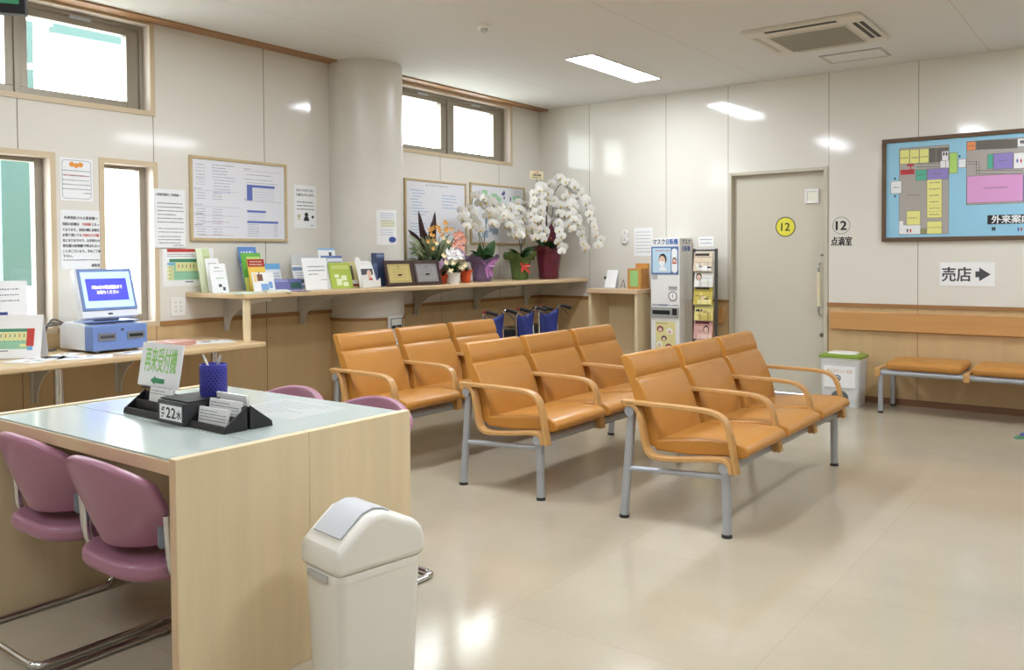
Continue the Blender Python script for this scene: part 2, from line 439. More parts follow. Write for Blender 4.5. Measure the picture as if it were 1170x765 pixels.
h.tube([(hx, .0, .83), (hx, .0, 1.14)], .015, 14, 0)
obj('door_handle', h, mat('cream grip', (226, 216, 180), .4), d)
h = MB(); h.tube(crom([(hx, .0, 1.14), (hx, .0, 1.19), (hx, .02, 1.215), (hx, .056, 1.22)], 4), .010, 10); h.tube(crom([(hx, .0, .83), (hx, .0, .775), (hx, .02, .75), (hx, .056, .745)], 4), .010, 10)
obj('handle_bracket', h, M_chrome, d)
h = MB(); h.disc((3.09, .055, .565), (1, 0, 0), (0, 0, 1), .018, 16, .02); h.box(3.075, 3.105, .045, .055, 1.285, 1.30)
obj('door_lock', h, mat('dull steel', (120, 118, 112), .35, metal=.8), d)
nm = MB(); c0 = atY(897.5, 259, .055); c0 = (c0.x, .0549, c0.z)
nm.disc((c0[0], .0549, c0[2]), (1, 0, 0), (0, 0, 1), .093, 40, .0008, 0); nm.disc((c0[0], .0541, c0[2]), (1, 0, 0), (0, 0, 1), .093, 40, .0006, 1, .085)
text_mb('12', .105, c0[0], c0[2], .0541, bold=.0012, mb=nm, m=1)
obj('door_number', nm, [mat('yellow disc', (228, 220, 70), .5), M_ink], d)

# ================================================================== CEILING FITTINGS
M_tube = mat('lit diffuser', (255, 255, 255), .5, emit=(238, 245, 255), es=LAMP)
M_lampf = mat('lamp housing', (240, 240, 238), .5)
def lamp(x, y, label):
    t = empty('ceiling_light', (x, y, ZC), 0, label, 'ceiling light', 'recessed ceiling lamps')
    f = MB(); w, l = .14, .60
    f.box(-w, -w + .015, -l, l, -.012, 0); f.box(w - .015, w, -l, l, -.012, 0); f.box(-w + .015, w - .015, -l, -l + .015, -.012, 0); f.box(-w + .015, w - .015, l - .015, l, -.012, 0)
    obj('lamp_frame', f, M_lampf, t)
    obj('diffuser', MB().box(-w + .015, w - .015, -l + .015, l - .015, -.010, -.002), M_tube, t)
    return t
lamp(1.755, -1.36, 'lit rectangular ceiling lamp left of the air conditioner grille')
for x, y, s in ((5.4, -1.36, 'above the wall map and orange bench'), (1.755, -5.0, 'above the desk and pink chairs'), (5.4, -5.0, 'in front of the waiting seats, out of view'),
                (1.755, -8.6, 'behind the desk, out of view'), (5.4, -8.6, 'behind the viewer, out of view'), (3.58, -5.0, 'over the middle seat rows, out of view')):
    lamp(x, y, 'lit rectangular ceiling lamp ' + s)
ac = empty('air_conditioner', (3.49, -1.43, ZC), 0, 'square white ceiling cassette air conditioner with grey slatted grille', 'air conditioner')
M_acw = mat('ac white', (222, 217, 204), .5)
f = MB(); f.prism(rrect(-.42, .42, -.42, .42, .03), 'z', -.025, 0); obj('panel', f, M_acw, ac, bevel=.006)
g = MB()
g.box(-.27, .27, -.24, .30, -.030, -.025, 0)
for k in range(22): y = -.23 + k * .0243; g.box(-.265, .265, y, y + .010, -.036, -.030, 1)
g.box(-.28, -.27, -.25, .31, -.036, -.025, 2); g.box(.27, .28, -.25, .31, -.036, -.025, 2); g.box(-.27, .27, -.25, -.24, -.036, -.025, 2); g.box(-.27, .27, .30, .31, -.036, -.025, 2)
obj('intake_grille', g, [mat('grille dark', (95, 90, 78), .6), mat('grille slat', (176, 170, 154), .5), M_acw], ac)
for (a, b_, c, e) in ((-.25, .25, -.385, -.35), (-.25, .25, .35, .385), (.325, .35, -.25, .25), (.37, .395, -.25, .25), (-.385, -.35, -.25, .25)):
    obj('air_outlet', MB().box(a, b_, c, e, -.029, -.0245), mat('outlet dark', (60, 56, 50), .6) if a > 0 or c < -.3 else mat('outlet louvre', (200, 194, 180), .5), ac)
ht = empty('access_hatch', (3.53, -.55, ZC), 0, 'square ceiling access hatch with thin grey frame beside the air conditioner', 'hatch')
f = MB(); w, l = .24, .165
f.box(-w, -w + .02, -l, l, -.008, 0); f.box(w - .02, w, -l, l, -.008, 0); f.box(-w + .02, w - .02, -l, -l + .02, -.008, 0); f.box(-w + .02, w - .02, l - .02, l, -.008, 0)
obj('hatch_frame', f, mat('hatch frame', (190, 186, 178), .4, metal=.3), ht); obj('hatch_panel', MB().box(-w + .02, w - .02, -l + .02, l - .02, -.005, 0), M_ceil, ht)
sd = empty('smoke_detector', (1.707, -3.116, ZC), 0, 'small round white smoke detector on the ceiling left of the lit lamp', 'smoke detector')
obj('base', MB().lathe([(.05, 0), (.05, -.012), (.042, -.018)][::-1], n=24), M_white, sd); obj('sensor', MB().lathe([(.028, -.018), (.028, -.034), (.018, -.042)][::-1], n=20), mat('detector grey', (196, 194, 188), .5), sd)

# hanging monitor, top left corner
tv = empty('hanging_monitor', (.9, -6.20, 2.455), R(57), 'black ceiling hung monitor cut off at the top left corner', 'monitor')
obj('bezel', MB().box(-.35, .35, -.03, .03, .03, .47), M_black, tv, bevel=.008)
obj('screen', MB().box(-.32, .32, -.032, -.028, .075, .45), mat('monitor screen', (40, 80, 60), .2, emit=(70, 150, 110), es=.5), tv)
obj('bracket', MB().tube([(0, .03, .25), (0, .08, .25), (0, .08, .4635)], .02, 10), M_dkgrey, tv)

# ================================================================== BACK WALL THINGS
# wall map
mp_ = empty('wall_map', (4.56, 0, 1.843), 0, 'large blue framed floor plan board high on the back wall', 'floor plan')
W2, H2 = .945, .438
f = MB(); k = .034
f.box(-W2, W2, -.03, 0, H2 - k, H2); f.box(-W2, W2, -.03, 0, -H2, -H2 + k); f.box(-W2, -W2 + k, -.03, 0, -H2 + k, H2 - k); f.box(W2 - k, W2, -.03, 0, -H2 + k, H2 - k)
obj('frame', f, mat('brown map frame', (98, 74, 50), .4), mp_, bevel=.003)
obj('map_sheet', MB().box(-W2 + k, W2 - k, -.016, 0, -H2 + k, H2 - k), mat('map blue', (150, 202, 226), .35), mp_)
CO = {'grey': (172, 166, 158), 'yel': (233, 230, 140), 'dk': (106, 100, 94), 'w': (236, 236, 236), 'pur': (146, 132, 196), 'grn': (86, 178, 150), 'lg': (176, 214, 110), 'pink': (218, 158, 206), 'org': (236, 146, 90), 'red': (196, 44, 52), 'k': (26, 26, 28), 'gold': (150, 150, 90), 'blu': (54, 70, 150)}
CK = list(CO); CM = [mat('map ' + n, CO[n], .4) for n in CK]
def mpx(px, py): q = atY(px, py, -.016); return q.x - 4.56, q.z - 1.843
mb = MB(); lay = [0]
def area(px0, py0, px1, py1, c, lvl=1, line=True):
    x0, z1 = mpx(px0, py0); x1, z0 = mpx(px1, py1)
    y = -.016 - .0005 * lvl
    if line: mb.box(x0, x1, y - .0003, -.016, z0, z1, CK.index('dk')); mb.box(x0 + .003, x1 - .003, y - .0006, -.016, z0 + .003, z1 - .003, CK.index(c))
    else: mb.box(x0, x1, y - .0006, -.016, z0, z1, CK.index(c))
X = lambda v: 1000 + v / 5.1; Yp = lambda v: 140 + v / 5.1
def ar(a, b_, c, e, cc, lvl=1, line=True): area(X(a), Yp(b_), X(c), Yp(e), cc, lvl, line)
ar(140, 150, 428, 648, 'grey')
for i in range(3): ar(143 + i * 57, 160 - i * 3, 200 + i * 57, 240 - i * 3, 'yel', 2)
ar(314, 150, 354, 232, 'dk', 2); ar(356, 148, 392, 230, 'dk', 2); ar(392, 146, 428, 168, 'dk', 2)
ar(388, 166, 428, 222, 'w', 2); ar(378, 222, 412, 264, 'w', 3); ar(412, 222, 430, 262, 'w', 2, False)
ar(432, 176, 480, 294, 'lg', 2); ar(484, 212, 530, 262, 'w', 2)
ar(236, 276, 300, 336, 'grn', 2); ar(302, 270, 426, 330, 'pur', 2)
ar(148, 276, 228, 300, 'red', 2, False); ar(186, 243, 226, 252, 'red', 2, False); ar(204, 252, 210, 276, 'red', 2, False)
for i in range(6): ar(300, 332 + i * 37, 390, 369 + i * 37, 'yel', 2)
for i in range(2): ar(300, 574 + i * 37, 390, 611 + i * 37, 'yel', 2)
ar(182, 514, 264, 596, 'yel', 2); ar(140, 574, 163, 648, 'w', 2, False); ar(163, 599, 262, 648, 'w', 2, False); ar(264, 618, 296, 646, 'gold', 2)
ar(90, 342, 154, 412, 'w', 2)
ar(532, 110, 1100, 460, 'grey'); ar(534, 112, 586, 160, 'org', 2)
for i in range(5): ar(588 + i * 48, 106 - i * 2, 636 + i * 48, 156 - i * 2, 'dk', 2)
ar(828, 92, 920, 136, 'w', 2); ar(534, 312, 862, 458, 'pink', 2); ar(862, 306, 1100, 452, 'pur', 2)
ar(654, 184, 688, 268, 'grn', 2); ar(688, 180, 804, 268, 'pur', 2); ar(806, 176, 900, 264, 'w', 2)
ar(654, 540, 1000, 584, 'k', 1, False)
for i in range(9): ar(244 + i * 15, 238, 252 + i * 15, 241, 'k', 3, False); ar(244 + i * 15, 256, 252 + i * 15, 259, 'k', 3, False)
for i in range(18): ar(590 + i * 15, 276, 598 + i * 15, 279, 'k', 3, False); ar(590 + i * 15, 298, 598 + i * 15, 301, 'k', 3, False)
for i in range(5): ar(588, 228 + i * 14, 591, 236 + i * 14, 'k', 3, False); ar(604, 228 + i * 14, 607, 236 + i * 14, 'k', 3, False)
for i in range(4): ar(540 + i * 15, 226, 548 + i * 15, 229, 'k', 3, False); ar(540 + i * 15, 240, 548 + i * 15, 243, 'k', 3, False)
# toilet and lift pictograms
def person_sign(a, b_, c, s=1.0):
    ar(a - 3 * s, b_ - 11 * s, a + 3 * s, b_ - 6 * s, c, 3, False); ar(a - 5 * s, b_ - 5 * s, a + 5 * s, b_ + 4 * s, c, 3, False); ar(a - 3 * s, b_ + 4 * s, a + 3 * s, b_ + 12 * s, c, 3, False)
for a, b_, c in ((188, 628, 'k'), (206, 628, 'red'), (400, 182, 'k'), (416, 182, 'k'), (828, 222, 'blu'), (850, 222, 'red'), (834, 620, 'blu'), (852, 620, 'red'), (684, 618, 'k'), (696, 618, 'k'), (850, 112, 'k'), (862, 112, 'k')): person_sign(a, b_, c)
for a, b_ in ((115, 326), (115, 428), (492, 196)): ar(a - 5, b_ - 5, a + 5, b_ + 3, 'k', 3, False); ar(a - 2, b_ + 3, a + 2, b_ + 8, 'k', 3, False)
for (a, b_, w) in ((150, 208, 45), (212, 206, 45), (268, 200, 40), (344, 300, 46), (254, 306, 30), (188, 424, 70), (192, 556, 54), (108, 378, 36), (156, 288, 66), (722, 222, 46), (630, 382, 140), (545, 136, 30)):
    x0, z = mpx(X(a), Yp(b_)); x1, _ = mpx(X(a + w), Yp(b_)); dashes(mb, x0, x1, z, .012, -.0178, CK.index('dk'), seed=a)
for i in range(6):
    x0, z = mpx(X(316), Yp(351 + i * 37)); x1, _ = mpx(X(376), Yp(351)); dashes(mb, x0, x1, z, .012, -.0178, CK.index('dk'), seed=i)
x0, z0 = mpx(X(678), Yp(564)); text_mb('外来案内図', .070, x0, z0, -.0172, bold=.0022, align='LEFT', mb=mb, m=CK.index('w'))
obj('plan_print', mb, CM, mp_, smooth=False)

def sheet(name, label, cat, x, z, w, h, wall='back', mats=M_paper, t=.002, group=None, corner=.0, off=0):
    """paper on a wall; returns the sheet; children are drawn in its local frame (x right, z up, -y to the room)"""
    mb = MB()
    mb.prism(rrect(-w / 2, w / 2, -h / 2, h / 2, max(corner, .0008), 4), 'y', -t, 0)
    o = obj(name, mb, mats, None, smooth=False); tag(o, label, cat, group)
    if wall == 'back': o.location = (x, -off, z)
    else: o.location = (off, x, z); o.rotation_euler = (0, 0, RZL)
    return o
# sign to the shop
s = sheet('direction_sign', 'white sign with grey letters and right arrow under the floor plan board', 'sign', 4.272, 1.128, .405, .196, t=.003)
mb = MB(); M_gink = mat('grey letter', (74, 74, 76), .6)
text_mb('売店', .128, -.078, 0, -.003, bold=.0028, mb=mb, width=.215)
mb.prism([(.062, -.024), (.090, -.024), (.090, -.056), (.172, 0), (.090, .056), (.090, .024), (.062, .024)], 'y', -.0038, -.003)
obj('lettering', mb, M_gink, s, smooth=False)
# room number
rn = empty('room_number_lettering', (3.272, 0, 1.50), 0, 'black circled number and room name letters right of the door', 'sign')
mb = MB(); mb.disc((-.002, -.0002, .055), (1, 0, 0), (0, 0, 1), .076, 40, .0008, 0, .0725); text_mb('12', .112, -.002, .055, -.0002, bold=.004, mb=mb, xs=1.05)
text_mb('点滴室', .085, .0, -.085, -.0002, bold=.0025, mb=mb, width=.178); obj('lettering', mb, M_ink, rn, smooth=False)
# notice and small round clocks above the cabinet
s = sheet('notice', 'white notice sheet with grey lines on the wall above the wooden box', 'notice', 1.295, 1.44, .215, .29)
mb = MB()
for i in range(7): dashes(mb, -.085, .085, .10 - i * .034, .009, -.002, seed=i)
obj('print', mb, M_greyink, s, smooth=False)
ck = empty('thermometer_hygrometer', (1.087, 0, 1.492), 0, 'small white twin dial gauge on the wall beside the notice', 'gauge')
for z in (.036, -.032):
    obj('dial', MB().lathe([(.040, 0), (.040, .016), (.036, .020)], n=28), M_white, ck, loc=(0, 0, z), rot=(R(90), 0, 0))
    mb = MB(); mb.box(-.012, .012, -.0212, -.020, -.002, .002); mb.box(-.002, .002, -.0212, -.020, -.002, .022)
    for k in range(12): a = R(30 * k); mb.box(.028 * math.cos(a) - .0015, .028 * math.cos(a) + .0015, -.0208, -.020, .028 * math.sin(a) - .0015, .028 * math.sin(a) + .0015)
    obj('needle', mb, M_greyink, ck, loc=(0, 0, z), smooth=False)

# open cabinet
cb = empty('open_cabinet', (1.158, 0, 0), 0, 'pale maple open fronted cabinet standing in the back corner', 'cabinet')
w, dp = .282, .40
ZT = .965
obj('top', MB().box(-w - .012, w + .01, -dp - .015, -.016, ZT - .045, ZT), M_edge, cb, bevel=.004)
obj('side_panel', MB().box(-w, -w + .03, -dp, -.016, 0, ZT - .045), M_lwood, cb, bevel=.002)
obj('side_panel', MB().box(w - .03, w, -dp, -.016, 0, ZT - .045), M_lwood, cb, bevel=.002)
obj('back_panel', MB().box(-w + .03, w - .03, -.036, -.016, .0, ZT - .045), M_lwood, cb)
obj('bottom_panel', MB().box(-w + .03, w - .03, -dp, -.036, .05, .08), M_lwood, cb)
# things on the cabinet
st = empty('display_stand', (1.06, -.25, ZT), R(-8), 'clear stand with white sheet on the open cabinet, left of the box', 'display stand')
mb = MB(); mb.prism([(-.03, 0), (-.026, 0), (.034, .19), (.030, .19)], 'x', -.075, .075); mb.prism([(.034, .0), (.04, .0), (.035, .185), (.03, .18)], 'x', -.07, .07); mb.box(-.075, .075, -.03, .04, 0, .004)
obj('holder', mb, mat('clear acrylic', (208, 210, 208), .1), st)
mb = MB(); mb.prism([(-.0335, .008), (-.0305, .008), (.029, .188), (.026, .188)], 'x', -.066, .066); obj('sheet', mb, M_paper, st, smooth=False)
obj('clip', MB().box(-.085, -.066, -.012, .004, .095, .12), M_black, st)
es_ = empty('small_easel', (1.185, -.22, ZT), 0, 'tiny wire easel on the cabinet beside the wooden box', 'easel')
mb = MB()
for sx in (-1, 1): mb.tube([(sx * .03, -.02, .003), (0, 0, .09)], .003, 6)
mb.tube([(0, .04, .003), (0, 0, .09)], .003, 6); mb.tube([(-.02, -.012, .03), (.02, -.012, .03)], .003, 6); obj('frame', mb, mat('grey wire', (110, 104, 98), .5), es_)
bx = empty('suggestion_box', (1.345, -.20, ZT), 0, 'orange brown wooden box with green front panel on the cabinet', 'box')
M_bx = mat('honey wood', (198, 142, 74), .45, wood=(1, .08, (20, 20, 4)))
obj('body', MB().box(-.075, .075, -.09, .09, 0, .205), M_bx, bx, bevel=.003)
obj('front_panel', MB().box(-.045, .045, -.093, -.088, .025, .185), mat('green card', (150, 196, 120), .6), bx)
obj('back_board', MB().box(-.07, .08, .07, .088, .205, .255), M_bx, bx, bevel=.002)

# mask vending machine
vm = empty('vending_machine', (1.69, 0, 0), 0, 'tall white mask vending machine between cabinet and magazine rack', 'vending machine')
VW, VD, VH = .155, -.30, 1.468
obj('body', MB().box(-VW, VW, VD, -.016, 0, VH), mat('machine white', (233, 231, 226), .3), vm, bevel=.006)
mb = MB(); text_mb('マスク', .062, -.064, 1.432, VD, bold=.0018, mb=mb, m=0, width=.128); text_mb('自販機', .062, .075, 1.432, VD, bold=.0018, mb=mb, m=1, width=.125)
obj('front_lettering', mb, [mat('navy ink', (40, 44, 96), .6), mat('mid blue ink', (64, 104, 168), .6)], vm, smooth=False)
mb = MB(); text_mb('マスク', .058, 0, 1.432, 0, bold=.0018, mb=mb, m=0, width=.17); text_mb('自販機', .058, 0, 1.365, 0, bold=.0018, mb=mb, m=1, width=.17)
sl = obj('side_lettering', mb, [MATS['navy ink'], MATS['mid blue ink']], vm, smooth=False, loc=(VW, -.15, 0), rot=(0, 0, RZL))
mb = MB(); y = VD
mb.box(-.145, .145, y - .004, y, 1.115, 1.385, 0); mb.box(-.13, .065, y - .006, y, 1.13, 1.37, 1)
mb.prism(rrect(.075, .135, 1.13, 1.365, .028), 'y', y - .006, y, 2)
# woman wearing a mask, and a small round pack photo
mb.prism([(-.02 + .042 * math.cos(R(a)), 1.262 + .055 * math.sin(R(a))) for a in range(0, 360, 20)], 'y', y - .007, y - .006, 3)
mb.prism([(-.026 + .034 * math.cos(R(a)), 1.245 + .05 * math.sin(R(a))) for a in range(0, 360, 20)], 'y', y - .008, y - .007, 4)
mb.prism([(-.06, 1.225), (-.028, 1.185), (.006, 1.22), (.0, 1.243), (-.05, 1.245)], 'y', y - .009, y - .008, 2)
mb.prism([(-.06, 1.15), (.03, 1.15), (.0, 1.19), (-.045, 1.19)], 'y', y - .008, y - .007, 2)
mb.prism([(.105 + .022 * math.cos(R(a)), 1.252 + .028 * math.sin(R(a))) for a in range(0, 360, 20)], 'y', y - .007, y - .006, 3)
mb.prism([(.105 + .015 * math.cos(R(a)), 1.246 + .02 * math.sin(R(a))) for a in range(0, 360, 20)], 'y', y - .008, y - .007, 4)
mb.box(.082, .128, y - .009, y - .008, 1.218, 1.232, 5)
dashes(mb, -.10, .05, 1.345, .016, y - .006, 5, seed=3)
obj('poster', mb, [mat('poster blue', (86, 112, 164), .4), mat('poster pale blue', (190, 216, 230), .4), M_paper, mat('hair black', (40, 34, 34), .6), mat('skin tone print', (226, 190, 166), .6), M_redink], vm, smooth=False)
mb = MB(); mb.box(-.14, -.08, y - .002, y, 1.065, 1.11, 0); mb.box(.04, .13, y - .002, y, .96, 1.0, 0); dashes(mb, .045, .125, .985, .012, y - .002, 1, seed=4)
mb.box(-.14, .03, y - .002, y, .805, .825, 0); dashes(mb, -.06, .07, .815, .012, y - .002, 2, seed=5); dashes(mb, .085, .14, .815, .014, y - .002, 1, seed=6)
obj('small_labels', mb, [mat('label grey', (176, 176, 176), .5), M_ink, M_blueink], vm, smooth=False)
mb = MB(); mb.disc((.085, y, .905), (1, 0, 0), (0, 0, 1), .047, 30, .004, 0); mb.disc((.085, y - .004, .905), (1, 0, 0), (0, 0, 1), .047, 30, .002, 1, .039); mb.box(.083, .087, y - .006, y - .004, .885, .93, 1)
obj('selector_dial', mb, [M_paper, mat('dial red brown', (120, 60, 60), .5)], vm)
mb = MB(); mb.box(-.15, .15, y - .016, y, .70, .795, 0); mb.box(-.128, .062, y - .018, y - .015, .725, .765, 1); mb.box(.085, .135, y - .018, y - .015, .72, .785, 1)
obj('delivery_tray', mb, [mat('tray grey', (176, 176, 172), .4, metal=.3), M_black], vm, bevel=.002)
mb = MB(); mb.box(-.10, .11, y - .002, y, .33, .655, 0)
for (a, c, r, k) in ((-.05, .58, .035, 1), (.05, .56, .035, 2), (-.01, .49, .03, 3), (.04, .41, .035, 1), (-.06, .43, .03, 2)):
    mb.prism([(a + r * math.cos(R(q)), c + r * .9 * math.sin(R(q))) for q in range(0, 360, 20)], 'y', y - .003, y - .002, k)
    mb.prism([(a + r * .6 * math.cos(R(q)), c - .006 + r * .6 * math.sin(R(q))) for q in range(0, 360, 20)], 'y', y - .004, y - .003, 4)
dashes(mb, -.09, .03, .635, .014, y - .002, 1, seed=8)
obj('leaflet', mb, [mat('pale yellow', (226, 214, 150), .6), mat('wine print', (130, 60, 80), .6), M_paper, mat('dark print', (60, 60, 60), .6), MATS['skin tone print']], vm, smooth=False)
obj('seam_line', MB().box(-VW + .004, VW - .004, y - .001, y + .002, .20, .204), M_greyink, vm)

# magazine rack and magazines
rk = empty('magazine_rack', (2.065, -.20, 0), 0, 'dark wire magazine rack beside the door frame', 'magazine rack')
mb = MB()
for sx in (-.112, .112): mb.box(sx - .011, sx + .011, -.015, .015, 0, 1.36)
for z in (1.345, .12): mb.box(-.112, .112, -.008, .008, z - .008, z + .008)
obj('frame', mb, mat('rack dark grey', (84, 82, 80), .4, metal=.4), rk, bevel=.002)
mb = MB()
for sx in (-.112, .112): mb.box(sx - .02, sx + .02, -.16, .12, 0, .02)
obj('foot', mb, MATS['rack dark grey'], rk, bevel=.003)
POCK = [1.20, 1.05, .88, .73, .55, .36]
for z in POCK:
    mb = MB()
    for dz in (-.06, .03): mb.tube([(-.11, -.0, z + dz), (-.105, -.05, z + dz), (.105, -.05, z + dz), (.11, 0, z + dz)], .0018, 6)
    for x in (-.03, .05): mb.tube([(x, -.05, z + .03), (x, -.05, z - .06), (x, .0, z - .06)], .0016, 6)
    obj('pocket', mb, mat('rack wire', (150, 146, 140), .3, metal=.6), rk)
s = sheet('rack_sign', 'white sign card on top of the magazine rack', 'sign', 2.075, 1.43, .155, .095, t=.003, off=.20)
mb = MB(); dashes(mb, -.06, .06, .018, .014, -.003, seed=1); dashes(mb, -.055, .055, -.016, .014, -.003, seed=2); mb2 = MB(); obj('print', mb, M_greyink, s, smooth=False)
MAGS = [((222, 204, 176), (60, 50, 44), (238, 236, 230), 'cream magazine with dark heading in the topmost rack pocket'),
        ((236, 234, 226), (180, 150, 110), (226, 222, 212), 'white magazine in the second pocket of the rack'),
        ((206, 186, 84), (64, 60, 40), (236, 222, 150), 'mustard yellow magazine in the middle of the rack'),
        ((226, 212, 132), (50, 50, 46), (196, 176, 90), 'pale yellow magazine below the mustard one in the rack'),
        ((216, 166, 156), (120, 50, 50), (236, 204, 190), 'pinkish magazine in the fifth pocket of the rack'),
        ((226, 222, 214), (170, 60, 60), (90, 60, 50), 'white magazine with red clothed portrait in the lowest pocket')]
for i, (z, (c1, c2, c3, lb)) in enumerate(zip([1.20, 1.05, .88, .73, .55, .36], MAGS)):
    mb = MB(); mb.box(-.095, .095, -.012, 0, -.055, .125, 0)
    mb.box(-.085, .06, -.0126, -.012, .09, .115, 1)
    if i in (1, 4, 5):
        cx_ = (0, -.05, 0, 0, .03, .01)[i]
        mb.prism([(cx_ + .030 * math.cos(R(q)), .04 + .036 * math.sin(R(q))) for q in range(0, 360, 20)], 'y', -.0126, -.012, 3)
        mb.prism([(cx_ + .022 * math.cos(R(q)), .034 + .028 * math.sin(R(q))) for q in range(0, 360, 20)], 'y', -.0130, -.0126, 4)
    else:
        for q in range(7): a_ = random.uniform(-.085, .05); c_ = random.uniform(-.03, .06); mb.box(a_, a_ + random.uniform(.015, .045), -.0128 - q * .0001, -.012, c_, c_ + random.uniform(.008, .03), (1, 2, 2, 4, 0, 3, 2)[q])
    mb.box(-.05, .085, -.0124, -.012, -.05, -.004, 2 if i != 5 else 1)
    dashes(mb, -.085, .085, .078, .01, -.012, 1, seed=i)
    o = obj('magazine', mb, [flat(c1), flat(c2), flat(c3), flat((52, 40, 36)), flat((226, 188, 164))], None, smooth=False)
    tag(o, lb, 'magazine', 'magazines in the rack'); o.location = (2.06 + (.004 if i % 2 else -.004), -.224, z + .0); o.rotation_euler = (R(-9), 0, 0)

# pedal bin beside the door
tb = empty('pedal_bin', (3.365, -.25, 0), 0, 'small grey recycling bin with green lid beside the door', 'bin')
mb = MB(); M_binw = mat('bin grey white', (214, 214, 212), .4)
def taper(mb, w0, d0, w1, d1, z0, z1, r=.03, m=0):
    a = rrect(-w0, w0, -d0, d0, r); c = rrect(-w1, w1, -d1, d1, r); n = len(a)
    mb.add([(p[0], p[1], z0) for p in a] + [(p[0], p[1], z1) for p in c], [tuple(range(n))[::-1], tuple(range(n, 2 * n))] + [(i, (i + 1) % n, (i + 1) % n + n, i + n) for i in range(n)], m)
    return mb
taper(mb, .150, .115, .165, .125, .0, .40); obj('body', mb, M_binw, tb)
mb = MB(); taper(mb, .168, .128, .169, .129, .385, .415); obj('bag_edge', mb, mat('plastic bag', (232, 232, 230), .3), tb)
mb = MB(); taper(mb, .178, .140, .176, .138, .415, .435); taper(mb, .172, .134, .150, .112, .435, .448); obj('lid', mb, mat('lime green plastic', (128, 152, 54), .35), tb)
mb = MB(); taper(mb, .115, .09, .105, .08, .448, .458, .02); obj('lid_panel', mb, M_white, tb)
mb = MB(); mb.prism([(-.070, .01), (.070, .01)] + [(.070 * math.cos(R(a)), .085 + .055 * math.sin(R(a))) for a in range(0, 181, 15)], 'y', -.1215, -.108); obj('pedal_recess', mb, mat('recess dark', (96, 98, 96), .6), tb)
obj('pedal', MB().box(-.052, .052, -.138, -.115, .02, .05), mat('pedal green', (104, 134, 46), .4), tb, bevel=.006)
mb = MB(); mb.box(-.13, .13, -.1285, -.1215, .165, .345, 0); text_mb('使えるマット 回収', .032, .0, .305, -.1285, width=.215, mb=mb, m=1); mb.box(-.028, -.002, -.1293, -.1285, .215, .255, 2); mb.disc((-.015, -.1285, .245), (1, 0, 0), (0, 0, 1), .028, 20, .0008, 2, .018)
obj('paper_label', mb, [M_paper, mat('ochre ink', (200, 150, 80), .6), M_greyink], tb, smooth=False)

# ================================================================== BACKLESS ORANGE BENCH
bn = empty('backless_bench', (3.70, -.26, 0), 0, 'backless orange cushioned bench along the back wall under the floor plan', 'bench')
mb = MB(); mb.tube([(.0, -.21, .335), (2.05, -.21, .335)], .022, 14); obj('front_tube', mb, M_silver, bn)
mb = MB(); mb.tube([(.0, .20, .335), (2.05, .20, .335)], .022, 14); obj('rear_tube', mb, M_silver, bn)
for x in (0.02, 2.03):
    for y in (-.21, .20):
        lg = obj('leg', MB().tube([(x, y, .018), (x, y, .318)], .020, 14), M_silver, bn)
        obj('foot_glide', MB().tube([(x, y, 0), (x, y, .018)], .021, 14), M_black, lg)
for i in range(3):
    mb = MB(); mb.prism(rrect(-.28, .28, -.24, .22, .035), 'z', .360, .430); o = obj('seat_cushion', mb, M_orange, bn, bevel=.030, seg=5, loc=(.34 + i * .62, 0, 0))
for x in (.0, .62 + .03, 1.27, 2.02):
    mb = MB(); mb.box(x - .022, x + .022, -.245, -.20, .30, .372); mb.box(x - .022, x + .022, -.20, .23, .355, .370); obj('wood_bracket', mb, M_ply, bn, bevel=.006)

# floor sticker by the bench
fs = MB(); fs.box(4.72, 5.1, -.98, -.86, .0, .0012, 0); fs.box(4.74, 5.1, -.84, -.72, .0, .0012, 1)
tag(obj('floor_marker', fs, [mat('green tape', (70, 130, 96), .5), mat('blue tape', (60, 80, 140), .5)]), 'green and blue marker stuck on the floor at the right edge', 'floor marker')

